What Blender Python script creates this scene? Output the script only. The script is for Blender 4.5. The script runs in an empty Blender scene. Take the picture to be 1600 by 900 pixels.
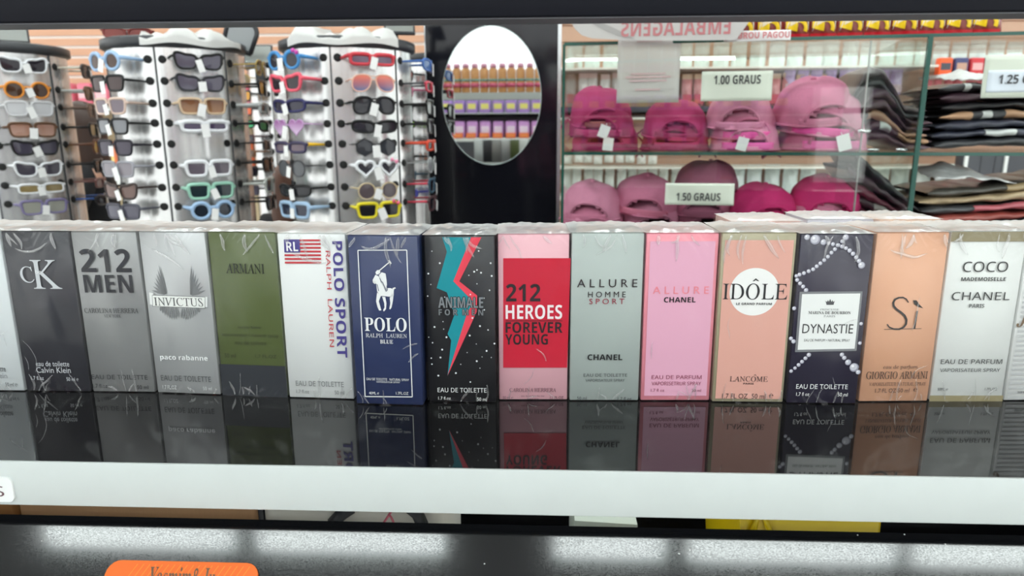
import bpy, bmesh, math, random
from mathutils import Vector, Matrix
random.seed(7)
SC = bpy.context.scene
COL = SC.collection

# ---------------------------------------------------------------- camera
FPX, CX, CY = 1100.0, 800.0, 450.0
CAM = Vector((0.0, -0.507, 1.305))
YAW, PITCH, ROLL = math.radians(2.6), math.radians(12.7), 0.0042
FW = Vector((-math.sin(YAW) * math.cos(PITCH), math.cos(YAW) * math.cos(PITCH), -math.sin(PITCH)))
_r0 = Vector((math.cos(YAW), math.sin(YAW), 0))
_u0 = _r0.cross(FW)
RT = _r0 * math.cos(ROLL) - _u0 * math.sin(ROLL)
UP = _u0 * math.cos(ROLL) + _r0 * math.sin(ROLL)
cd = bpy.data.cameras.new('camera')
cd.sensor_width = 36
cd.lens = FPX / 1600 * 36
cd.clip_start = 0.01
cd.dof.use_dof = True
cd.dof.focus_distance = 0.56
cd.dof.aperture_fstop = cd.lens / 2.3
cam = bpy.data.objects.new('camera', cd)
COL.objects.link(cam)
M3 = Matrix((RT, UP, -FW)).transposed()
cam.matrix_world = Matrix.Translation(CAM) @ M3.to_4x4()
SC.camera = cam
SC.view_settings.view_transform = 'Standard'
SC.view_settings.look = 'None'
SC.view_settings.gamma = 1
SC.view_settings.use_curve_mapping = False
SC.view_settings.exposure = 0.32
SC.cycles.max_bounces = 10
SC.cycles.transparent_max_bounces = 24
SC.cycles.caustics_reflective = False
SC.cycles.caustics_refractive = False
SC.cycles.sample_clamp_indirect = 6

# ---------------------------------------------------------------- light
W_STRENGTH = 1.5
LAMP_STRENGTH = 24.0
w = bpy.data.worlds.new('shop_light')
SC.world = w
w.use_nodes = True
w.node_tree.nodes['Background'].inputs[0].default_value = (0.97, 1.0, 0.985, 1)
w.node_tree.nodes['Background'].inputs[1].default_value = W_STRENGTH

# ---------------------------------------------------------------- helpers
def ray(px, py):
    return (FW + RT * ((px - CX) / FPX) - UP * ((py - CY) / FPX))
def on_plane(px, py, p0, n):
    d = ray(px, py)
    return CAM + d * ((p0 - CAM).dot(n) / d.dot(n))
def at_z(px, py, z): return on_plane(px, py, Vector((0, 0, z)), Vector((0, 0, 1)))
def at_y(px, py, y): return on_plane(px, py, Vector((0, y, 0)), Vector((0, 1, 0)))
def at_depth(px, py, d): return CAM + ray(px, py) * d
def proj(p):
    q = Vector(p) - CAM
    z = q.dot(FW)
    return (CX + FPX * q.dot(RT) / z, CY - FPX * q.dot(UP) / z)
def z_for(x, y, py):
    lo, hi = 0.0, 4.0
    for _ in range(40):
        m = (lo + hi) / 2
        if proj((x, y, m))[1] > py: lo = m
        else: hi = m
    return (lo + hi) / 2

def lin(c):
    return tuple((v / 255 / 12.92) if v / 255 <= 0.04045 else ((v / 255 + 0.055) / 1.055) ** 2.4 for v in c)
_MC = {}
def mat(name, c, rough=0.5, metal=0.0, spec=0.5, emit=0.0, noise=0.0, nscale=40, bump=0.0, alpha=1.0, coat=0.0, stretch=None):
    if name in _MC: return _MC[name]
    m = bpy.data.materials.new(name)
    m.use_nodes = True
    nt = m.node_tree
    b = nt.nodes['Principled BSDF']
    col = (*lin(c), 1)
    b.inputs['Base Color'].default_value = col
    b.inputs['Roughness'].default_value = rough
    b.inputs['Metallic'].default_value = metal
    b.inputs['Specular IOR Level'].default_value = spec
    b.inputs['Coat Weight'].default_value = coat
    b.inputs['Coat Roughness'].default_value = 0.12
    b.inputs['Alpha'].default_value = alpha
    if emit:
        b.inputs['Emission Color'].default_value = col
        b.inputs['Emission Strength'].default_value = emit
    if noise or bump:
        tc = nt.nodes.new('ShaderNodeTexCoord')
        nz = nt.nodes.new('ShaderNodeTexNoise')
        nz.inputs['Scale'].default_value = nscale
        nz.inputs['Detail'].default_value = 4
        src = tc.outputs['Object']
        if stretch:
            mp = nt.nodes.new('ShaderNodeMapping')
            mp.inputs['Scale'].default_value = stretch
            nt.links.new(src, mp.inputs[0]); src = mp.outputs[0]
        nt.links.new(src, nz.inputs['Vector'])
        if noise:
            mx = nt.nodes.new('ShaderNodeMixRGB')
            mx.inputs[1].default_value = (*[v * (1 - noise) for v in col[:3]], 1)
            mx.inputs[2].default_value = (*[min(1, v * (1 + noise)) for v in col[:3]], 1)
            nt.links.new(nz.outputs['Fac'], mx.inputs[0])
            nt.links.new(mx.outputs[0], b.inputs['Base Color'])
        if bump:
            bp = nt.nodes.new('ShaderNodeBump')
            bp.inputs['Strength'].default_value = bump
            bp.inputs['Distance'].default_value = 0.002
            nt.links.new(nz.outputs['Fac'], bp.inputs['Height'])
            nt.links.new(bp.outputs[0], b.inputs['Normal'])
    _MC[name] = m
    return m

def film_mat(name, base, fres, scale, dist, rough=0.07, tint=(1, 1, 1), width=0.05, haze=0.0):
    if name in _MC: return _MC[name]
    m = bpy.data.materials.new(name); m.use_nodes = True
    nt = m.node_tree; nt.nodes.clear()
    N = nt.nodes.new; L = nt.links.new
    out = N('ShaderNodeOutputMaterial'); mix = N('ShaderNodeMixShader')
    tr = N('ShaderNodeBsdfTransparent'); gl = N('ShaderNodeBsdfGlossy')
    tr.inputs[0].default_value = (*tint, 1)
    gl.inputs['Roughness'].default_value = rough
    gl.inputs['Color'].default_value = (1, 1, 1, 1)
    fr = N('ShaderNodeLayerWeight'); pw = N('ShaderNodeMath'); pw.operation = 'POWER'; pw.inputs[1].default_value = 4.0
    mul = N('ShaderNodeMath'); mul.operation = 'MULTIPLY_ADD'; mul.inputs[1].default_value = fres; mul.inputs[2].default_value = base
    mul.use_clamp = True
    L(fr.outputs['Facing'], pw.inputs[0]); L(pw.outputs[0], mul.inputs[0]); L(mul.outputs[0], mix.inputs[0])
    L(tr.outputs[0], mix.inputs[1]); L(gl.outputs[0], mix.inputs[2]); L(mix.outputs[0], out.inputs[0])
    if haze:
        df = N('ShaderNodeBsdfDiffuse'); df.inputs[0].default_value = (0.86, 0.87, 0.87, 1); m2 = N('ShaderNodeMixShader'); m2.inputs[0].default_value = haze
        L(mix.outputs[0], m2.inputs[1]); L(df.outputs[0], m2.inputs[2]); L(m2.outputs[0], out.inputs[0])
    if dist:
        tc = N('ShaderNodeTexCoord'); nz = N('ShaderNodeTexNoise'); rp = N('ShaderNodeValToRGB'); bp = N('ShaderNodeBump')
        oi = N('ShaderNodeObjectInfo'); ad = N('ShaderNodeVectorMath'); ad.operation = 'ADD'
        sm = N('ShaderNodeVectorMath'); sm.operation = 'SCALE'
        cmb = N('ShaderNodeCombineXYZ')
        L(oi.outputs['Random'], cmb.inputs[0]); L(oi.outputs['Random'], cmb.inputs[2])
        L(cmb.outputs[0], sm.inputs[0]); sm.inputs['Scale'].default_value = 9.0
        L(tc.outputs['Object'], ad.inputs[0]); L(sm.outputs[0], ad.inputs[1])
        nz.inputs['Scale'].default_value = scale; nz.inputs['Detail'].default_value = 2.0; nz.inputs['Distortion'].default_value = 1.2
        L(ad.outputs[0], nz.inputs['Vector'])
        e = rp.color_ramp.elements
        e[0].position = 0.5 - width; e[0].color = (0, 0, 0, 1)
        e[1].position = 0.5 + width; e[1].color = (0, 0, 0, 1)
        k = rp.color_ramp.elements.new(0.5); k.color = (1, 1, 1, 1)
        rp.color_ramp.interpolation = 'EASE'
        n2 = N('ShaderNodeTexNoise'); n2.inputs['Scale'].default_value = scale * 0.6; L(ad.outputs[0], n2.inputs['Vector'])
        a2 = N('ShaderNodeMath'); a2.operation = 'MULTIPLY_ADD'; a2.inputs[1].default_value = 0.8
        L(n2.outputs['Fac'], a2.inputs[0]); L(rp.outputs[0], a2.inputs[2])
        L(a2.outputs[0], bp.inputs['Height'])
        bp.inputs['Strength'].default_value = 1.0; bp.inputs['Distance'].default_value = dist
        L(bp.outputs[0], gl.inputs['Normal']); L(bp.outputs[0], fr.inputs['Normal'])
    _MC[name] = m
    return m

class MB:
    """collects shapes, then links them as one mesh object"""
    def __init__(s): s.v = []; s.f = []; s.m = []; s.sm = []
    def add(s, vs, fs, mi=0, smooth=False):
        o = len(s.v); s.v += [tuple(p) for p in vs]
        for f in fs: s.f.append([i + o for i in f]); s.m.append(mi); s.sm.append(smooth)
        return s
    def box(s, x0, x1, y0, y1, z0, z1, mi=0, bev=0.0, seg=2):
        if bev <= 0:
            vs = [(x, y, z) for z in (z0, z1) for y in (y0, y1) for x in (x0, x1)]
            return s.add(vs, [(0, 2, 3, 1), (4, 5, 7, 6), (0, 1, 5, 4), (2, 6, 7, 3), (0, 4, 6, 2), (1, 3, 7, 5)], mi)
        bm = bmesh.new(); bmesh.ops.create_cube(bm, size=1)
        for v in bm.verts:
            v.co = Vector(((x0 + x1) / 2 + v.co.x * (x1 - x0), (y0 + y1) / 2 + v.co.y * (y1 - y0), (z0 + z1) / 2 + v.co.z * (z1 - z0)))
        bmesh.ops.bevel(bm, geom=bm.edges[:], offset=bev, segments=seg, profile=0.5, affect='EDGES')
        return s.bm(bm, mi, True)
    def bm(s, bm, mi=0, smooth=False):
        bm.verts.ensure_lookup_table(); bm.verts.index_update()
        s.add([v.co[:] for v in bm.verts], [[v.index for v in f.verts] for f in bm.faces], mi, smooth)
        bm.free(); return s
    def prism(s, pts, y0, y1, mi=0, smooth=False):
        """outline in x,z pushed from y0 (front) to y1"""
        n = len(pts)
        vs = [(p[0], y0, p[1]) for p in pts] + [(p[0], y1, p[1]) for p in pts]
        fs = [list(range(n)), list(range(2 * n - 1, n - 1, -1))] + [(i, i + n, (i + 1) % n + n, (i + 1) % n) for i in range(n)]
        return s.add(vs, fs, mi, smooth)
    def flat(s, pts, y, mi=0):
        return s.add([(p[0], y, p[1]) for p in pts], [list(range(len(pts)))], mi)
    def tube(s, pts, r, n=6, closed=False, mi=0, caps=True):
        pts = [Vector(p) for p in pts]; k = len(pts)
        rs = r if isinstance(r, (list, tuple)) else [r] * k
        vs = []; ref = None
        for i, p in enumerate(pts):
            a = pts[(i - 1) % k] if (closed or i > 0) else p
            b = pts[(i + 1) % k] if (closed or i < k - 1) else p
            t = (b - a)
            t = t.normalized() if t.length > 1e-9 else Vector((0, 0, 1))
            if ref is None:
                ref = Vector((0, 0, 1)) if abs(t.z) < 0.9 else Vector((0, 1, 0))
                if closed: ref = Vector((0, 1, 0)) if abs(t.y) < 0.9 else Vector((0, 0, 1))
            x = (ref - t * ref.dot(t)).normalized(); y = t.cross(x); ref = x
            for j in range(n):
                an = 2 * math.pi * j / n
                vs.append(p + (x * math.cos(an) + y * math.sin(an)) * rs[i])
        fs = []
        for i in range(k if closed else k - 1):
            for j in range(n):
                a = i * n + j; b = i * n + (j + 1) % n; i2 = (i + 1) % k
                fs.append((a, b, i2 * n + (j + 1) % n, i2 * n + j))
        if caps and not closed:
            fs.append(list(range(n - 1, -1, -1))); fs.append([(k - 1) * n + j for j in range(n)])
        return s.add(vs, fs, mi, True)
    def lathe(s, prof, n=24, mi=0, cx=0, cy=0, smooth=True, sx=1, sy=1):
        vs = []; fs = []
        for (r, z) in prof:
            for j in range(n):
                a = 2 * math.pi * j / n
                vs.append((cx + r * math.cos(a) * sx, cy + r * math.sin(a) * sy, z))
        for i in range(len(prof) - 1):
            for j in range(n):
                fs.append((i * n + j, i * n + (j + 1) % n, (i + 1) * n + (j + 1) % n, (i + 1) * n + j))
        fs.append(list(range(n - 1, -1, -1))); fs.append([(len(prof) - 1) * n + j for j in range(n)])
        return s.add(vs, fs, mi, smooth)
    def grid(s, fn, nu, nv, mi=0, smooth=True, wrap=False):
        vs = [fn(i / nu, j / nv) for j in range(nv + 1) for i in range(nu + 1)]
        fs = [(j * (nu + 1) + i, j * (nu + 1) + i + 1, (j + 1) * (nu + 1) + i + 1, (j + 1) * (nu + 1) + i) for j in range(nv) for i in range(nu)]
        return s.add(vs, fs, mi, smooth)
    def xf(s, M):
        s.v = [tuple(M @ Vector(p)) for p in s.v]; return s
    def mesh(s, name, mats):
        me = bpy.data.meshes.new(name)
        me.from_pydata(s.v, [], s.f)
        for m in (mats if isinstance(mats, (list, tuple)) else [mats]): me.materials.append(m)
        me.polygons.foreach_set('material_index', s.m)
        me.polygons.foreach_set('use_smooth', s.sm)
        me.update()
        return me
    def build(s, name, mats, parent=None):
        o = bpy.data.objects.new(name, s.mesh(name, mats))
        COL.objects.link(o)
        if parent: o.parent = parent
        return o

def tag(o, label=None, cat=None, group=None, kind=None):
    if label: o['label'] = label
    if cat: o['category'] = cat
    if group: o['group'] = group
    if kind: o['kind'] = kind
    return o
def thing(name, label, cat, loc=(0, 0, 0), rz=0.0, group=None):
    o = bpy.data.objects.new(name, None); COL.objects.link(o)
    o.empty_display_size = 0.05
    o.location = loc; o.rotation_euler = (0, 0, rz)
    return tag(o, label, cat, group)
def dup(root, loc, rz=None, label=None, group=None, rot=None):
    def cp(o, par):
        c = o.copy(); COL.objects.link(c)
        if par: c.parent = par
        for ch in o.children: cp(ch, c)
        return c
    r = cp(root, None)
    r.location = loc
    if rz is not None: r.rotation_euler = (0, 0, rz)
    if rot is not None: r.rotation_euler = rot
    if label: r['label'] = label
    if group: r['group'] = group
    return r

# ---- lettering -------------------------------------------------
def _map(s, base, dig=None):
    o = ''
    for ch in s:
        if 'A' <= ch <= 'Z': o += chr(base + ord(ch) - 65)
        elif 'a' <= ch <= 'z':
            o += '\u210e' if (base == 0x1D434 and ch == 'h') else chr(base + 26 + ord(ch) - 97)
        elif dig and '0' <= ch <= '9': o += chr(dig + ord(ch) - 48)
        else: o += ch
    return o
_TC = {}
def glyphs(s, style):
    key = (s, style)
    if key in _TC: return _TC[key]
    c = bpy.data.curves.new('lettering', 'FONT')
    un = 0.0
    if style == 'bold': c.body = _map(s, 0x1D5D4, 0x1D7EC)
    elif style == 'plain': c.body = _map(s, 0x1D5A0, 0x1D7E2)
    elif style == 'serifb': c.body = _map(s, 0x1D400, 0x1D7CE)
    elif style == 'serif': c.body = _map(s, 0x1D434); un = 0.268
    elif style == 'serifi': c.body = _map(s, 0x1D434)
    elif style == 'wide': c.body = s; c.space_character = 1.25
    else: c.body = s
    c.resolution_u = 3
    c.fill_mode = 'FRONT'
    o = bpy.data.objects.new('lettering', c); COL.objects.link(o)
    dg = bpy.context.evaluated_depsgraph_get(); dg.update()
    me = bpy.data.meshes.new_from_object(o.evaluated_get(dg))
    vs = [(v.co.x - un * v.co.y, v.co.y) for v in me.vertices]
    fs = [list(p.vertices) for p in me.polygons]
    bpy.data.objects.remove(o); bpy.data.meshes.remove(me); bpy.data.curves.remove(c)
    x0 = min(v[0] for v in vs); x1 = max(v[0] for v in vs); y0 = min(v[1] for v in vs); y1 = max(v[1] for v in vs)
    r = ([((x - x0) / (x1 - x0), (y - y0) / (y1 - y0)) for x, y in vs], fs)
    _TC[key] = r
    return r
def put_text(mb, s, style, x0, x1, z0, z1, y, mi=0, mirror=False, turn=False):
    vs, fs = glyphs(s, style)
    out = []
    for u, v in vs:
        if turn: u, v = v, 1 - u          # reads downwards
        if mirror: u = 1 - u
        out.append((x0 + u * (x1 - x0), y, z0 + v * (z1 - z0)))
    mb.add(out, fs, mi)
# ---------------------------------------------------------------- the shop's shell
def struct(mb, name, m): return tag(mb.build(name, m), kind='structure')
M_WHITE = mat('white paint', (226, 230, 228), 0.5)
M_BLACK = mat('black laminate', (22, 23, 28), 0.22, noise=0.2, nscale=8)
M_TILE = mat('floor tile', (205, 203, 198), 0.25, noise=0.06, nscale=3)
struct(MB().box(-7, 7, -6.5, 6.2, -0.1, 0), 'floor', M_TILE)
struct(MB().box(-7, 7, -6.5, 6.2, 4.3, 4.4), 'ceiling', mat('ceiling board', (196, 198, 198), 0.8))
wb = MB()
M_SLAT = mat('slat wall wood', (212, 164, 134), 0.55, noise=0.1, nscale=2, stretch=(1, 1, 14))
M_GROOVE = mat('slat channel', (240, 236, 230), 0.4)
wb.box(-7, 7, 5.64, 5.8, 0, 4.3, 0)
for i in range(52):
    z = 0.06 + i * 0.081
    wb.box(-7, 7, 5.615, 5.64, z + 0.012, z + 0.069, 0)
    wb.box(-7, 7, 5.63, 5.64, z - 0.012, z + 0.012, 1)
struct(wb, 'wall_back', [M_SLAT, M_GROOVE])

# lamps: ceiling light fixtures, each a long diffuser in a thin tray
M_LAMP = mat('lamp diffuser', (242, 252, 250), 0.4, emit=LAMP_STRENGTH)
def lamp(x, y, ln, wd, z=4.16, label=None):
    t = thing('ceiling_light', label, 'light', (x, y, z), 0, 'tube lights under the ceiling')
    MB().box(-ln / 2, ln / 2, -wd / 2, wd / 2, 0, 0.012, bev=0.004).build('diffuser', M_LAMP, t)
    MB().box(-ln / 2 - 0.02, ln / 2 + 0.02, -wd / 2 - 0.02, wd / 2 + 0.02, 0.012, 0.05).build('tray', M_WHITE, t)
    for sx in (-1, 1):
        MB().tube([(sx * ln * 0.4, 0, 0.05), (sx * ln * 0.4, 0, 4.3 - z)], 0.004, 5).build('hanging_rod', M_WHITE, t)

# ---------------------------------------------------------------- display gondola with the glossy black shelf
ZS = 1.10
yf = at_z(800, 735, ZS).y                      # front edge of the shelf
zb = on_plane(800, 804, Vector((0, yf, 0)), Vector((0, 1, 0))).z
M_GLOSS = mat('glossy black shelf', (9, 9, 11), 0.04, spec=0.5)
M_EDGE = mat('white shelf edging', (196, 202, 201), 0.45, noise=0.03, nscale=60)
g = thing('display_gondola', 'open shop display shelf with glossy black board, white front edging and black top rail', 'shelf', (0, 0, 0))
MB().box(-1.0, 1.0, yf + 0.0015, 0.145, zb + 0.002, ZS).build('shelf_board', M_GLOSS, g)
MB().box(-1.0, 1.0, yf - 0.0005, yf + 0.0015, zb, ZS + 0.0004, bev=0.0005).build('front_edging', M_EDGE, g)
MB().box(-1.0, 1.0, 0.145, 0.147, zb, ZS).build('back_edging', M_EDGE, g)
p1 = on_plane(800, 27, Vector((0, yf, 0)), Vector((0, 1, 0)))
M_RAIL = mat('black rail', (20, 21, 28), 0.5, spec=0.12)
MB().box(-1.0, 1.0, yf + 0.0015, yf + 0.0225, p1.z - 0.0006, p1.z).build('rail_underside', mat('lit rail grey', (96, 96, 102), 0.5), g)  # underside of the black rail coloured lighter, as if lit
MB().box(-1.0, 1.0, yf, yf + 0.022, p1.z, p1.z + 0.022, bev=0.0012).build('top_rail', M_RAIL, g)
MB().box(-1.0, 1.0, -0.06, 0.1, 1.465, 1.505).build('upper_shelf', M_EDGE, g)
for x in (-1.02, 1.02):
    MB().box(x - 0.02, x + 0.02, yf - 0.02, 0.5, 0.0, 1.6).build('side_panel', M_BLACK, g)
MB().box(-1.0, 1.0, -0.02, 0.5, 0.70, 0.72).build('lower_shelf', M_BLACK, g)
MB().box(-1.0, 1.0, 0.48, 0.5, 0.0, 1.05).build('back_panel', M_BLACK, g)  # panel added to close the open back and give darkness in the slit
# sloping front panel under the shelf
def dusty():
    m = mat('dusty black lacquer', (13, 14, 17), 0.085, spec=0.42)
    nt = m.node_tree; tc = nt.nodes.new('ShaderNodeTexCoord'); nz = nt.nodes.new('ShaderNodeTexNoise'); mr = nt.nodes.new('ShaderNodeMapRange')
    mp = nt.nodes.new('ShaderNodeMapping'); mp.inputs['Scale'].default_value = (0.45, 1, 1)
    nz.inputs['Scale'].default_value = 1900; nz.inputs['Detail'].default_value = 3
    mr.inputs[1].default_value = 0.3; mr.inputs[2].default_value = 0.7; mr.inputs[3].default_value = 0.04; mr.inputs[4].default_value = 0.145
    nt.links.new(tc.outputs['Object'], mp.inputs[0]); nt.links.new(mp.outputs[0], nz.inputs['Vector']); nt.links.new(nz.outputs['Fac'], mr.inputs[0]); nt.links.new(mr.outputs[0], nt.nodes['Principled BSDF'].inputs['Roughness'])
    return m
TILT = math.radians(42)
d0 = 0.425                                      # distance from the lens to the panel's upper edge
pe = on_plane(800, 820, Vector((0, CAM.y + d0, 0)), Vector((0, 1, 0)))
PN = Vector((0, -math.cos(TILT), math.sin(TILT)))
dn = Vector((0, -math.sin(TILT), -math.cos(TILT)))
a = pe; b = pe + dn * 0.20; th = PN * -0.012
pv = []
for q in (a, b):
    for s in (-1.0, 1.0):
        pv.append((s, q.y, q.z)); pv.append((s, q.y + th.y, q.z + th.z))
fp = MB().add(pv, [(0, 4, 6, 2), (1, 3, 7, 5), (0, 2, 3, 1), (4, 5, 7, 6), (0, 1, 5, 4), (2, 6, 7, 3)])
fp.build('front_panel', dusty(), g)
M_DUST = mat('dust speck', (225, 225, 225), 0.8)
for (px, py, r) in ((66, 845, 0.0006), (757, 881, 0.0006), (880, 851, 0.0008), (886, 846, 0.0005), (1061, 865, 0.0007), (1078, 859, 0.0007), (1477, 850, 0.0006), (1413, 835, 0.0006), (1340, 836, 0.0005)):
    c = on_plane(px, py, pe, PN)
    MB().lathe([(r * 0.7, -r * .3), (r, 0), (r * 0.6, r * .5)], 8).xf(Matrix.Translation(c)).build('dust_speck', M_DUST, g)

# where the front lamp row stands follows from what the panel mirrors: above the shop floor behind the photographer
v = ray(800, 852).normalized(); rf = v - PN * 2 * v.dot(PN)
q0 = on_plane(800, 852, pe, PN); LY = q0.y + rf.y / rf.z * (4.16 - q0.z)
def lamp_x(px):
    q = on_plane(px, 852, pe, PN); v = ray(px, 852); r = v - PN * 2 * v.dot(PN)
    return q.x + r.x / r.z * (4.16 - q.z)
spans = [(74, 368), (402, 694), (866, 1040), (1076, 1404), (1430, 1700)]
nm = ['first', 'second', 'short third', 'fourth', 'fifth']
for (a0, a1), n_ in zip(spans, nm):
    x0, x1 = lamp_x(a0), lamp_x(a1)
    lamp((x0 + x1) / 2, LY, x1 - x0, 0.17, label=n_ + ' tube light from the left in the row before the black shelf')
for yy, rn in ((-4.0, 'added fill row behind the shelving opposite'), (-5.4, 'far row over the aisle opposite'), (0.9, 'row above the sunglasses towers'), (3.6, 'row nearest the slat wall')):  # the row just behind the opposite shelving is added to brighten the box fronts
    for i, x in enumerate((-4.2, -2.5, -0.8, 0.9, 2.6, 4.3)):
        lamp(x, yy, 1.25, 0.17, label='%s tube light from the left in the %s' % (('first', 'second', 'third', 'fourth', 'fifth', 'sixth')[i], rn))

# stickers on the gondola
PX = Vector((1, 0, 0))
def panel_local(px, py):
    q = on_plane(px, py, pe, PN) - pe
    return q.x, -q.dot(dn)
Rp = Matrix((PX, -PN, -dn)).transposed().to_4x4(); Rp.translation = pe
def rrect(x0, x1, z0, z1, r, k=5):
    out = []
    for cx_, cz_, a0 in ((x1 - r, z1 - r, 0), (x0 + r, z1 - r, 90), (x0 + r, z0 + r, 180), (x1 - r, z0 + r, 270)):
        for i in range(k + 1):
            an = math.radians(a0 + 90 * i / k); out.append((cx_ + r * math.cos(an), cz_ + r * math.sin(an)))
    return out
lx0, lz1 = panel_local(172, 875); lx1, _ = panel_local(408, 880)
so = thing('sticker', 'orange rounded sticker with dark lettering on the sloping black panel', 'sticker')
so.matrix_world = Rp
M_ORG = mat('orange vinyl', (226, 100, 6), 0.4, spec=0.3)
sb = MB(); H_ = 0.062
sb.prism([(p[0], p[1]) for p in rrect(lx0, lx1, lz1 - H_, lz1, 0.009)], -0.0012, 0.0, 0)
sb.build('vinyl_base', M_ORG, so)
sb = MB(); k = 0
while k < 46:
    xa = lx0 + 0.004 + k * 0.0042; k += 1
    z1 = lz1 - 0.0022; z0 = z1 - 0.03
    if xa + 0.017 < lx1 - 0.003 and xa > lx0 + 0.002:
        sb.flat([(xa, z0), (xa + 0.0007, z0), (xa + 0.0167, z1), (xa + 0.016, z1)], -0.0014)
sb.build('diagonal_lines', mat('light orange print', (240, 126, 26), 0.4, spec=0.3), so)
sb = MB()
tx0, _ = panel_local(236, 893); tx1, tz1 = panel_local(341, 888)
put_text(sb, 'Yasmim& Ju', 'serifb', tx0, tx1, tz1 - 0.0135, tz1, -0.0016)
sb.build('lettering', mat('brown print', (96, 62, 34), 0.5), so)

fy = yf - 0.0005
def edge_local(px, py):
    q = on_plane(px, py, Vector((0, fy, 0)), Vector((0, 1, 0))); return q.x, q.z
ex1, ez1 = edge_local(19, 745); _, ez0 = edge_local(10, 783)
st = thing('sticker', 'white rounded price sticker with a letter on the white shelf edging', 'sticker', (ex1 - 0.03, fy, ez0))
MB().prism(rrect(-0.02, 0.03, 0, ez1 - ez0, 0.004), -0.0012, 0).build('paper_base', mat('sticker paper', (228, 230, 230), 0.4), st)
sb = MB(); c0, l0 = edge_local(-7, 774); c1, l1 = edge_local(7, 758)
put_text(sb, 'S', 'plain', c0 - ex1 + 0.03, c1 - ex1 + 0.03, l0 - ez0, l1 - ez0, -0.0014)
sb.build('lettering', mat('maroon print', (92, 60, 66), 0.5), st)

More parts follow.
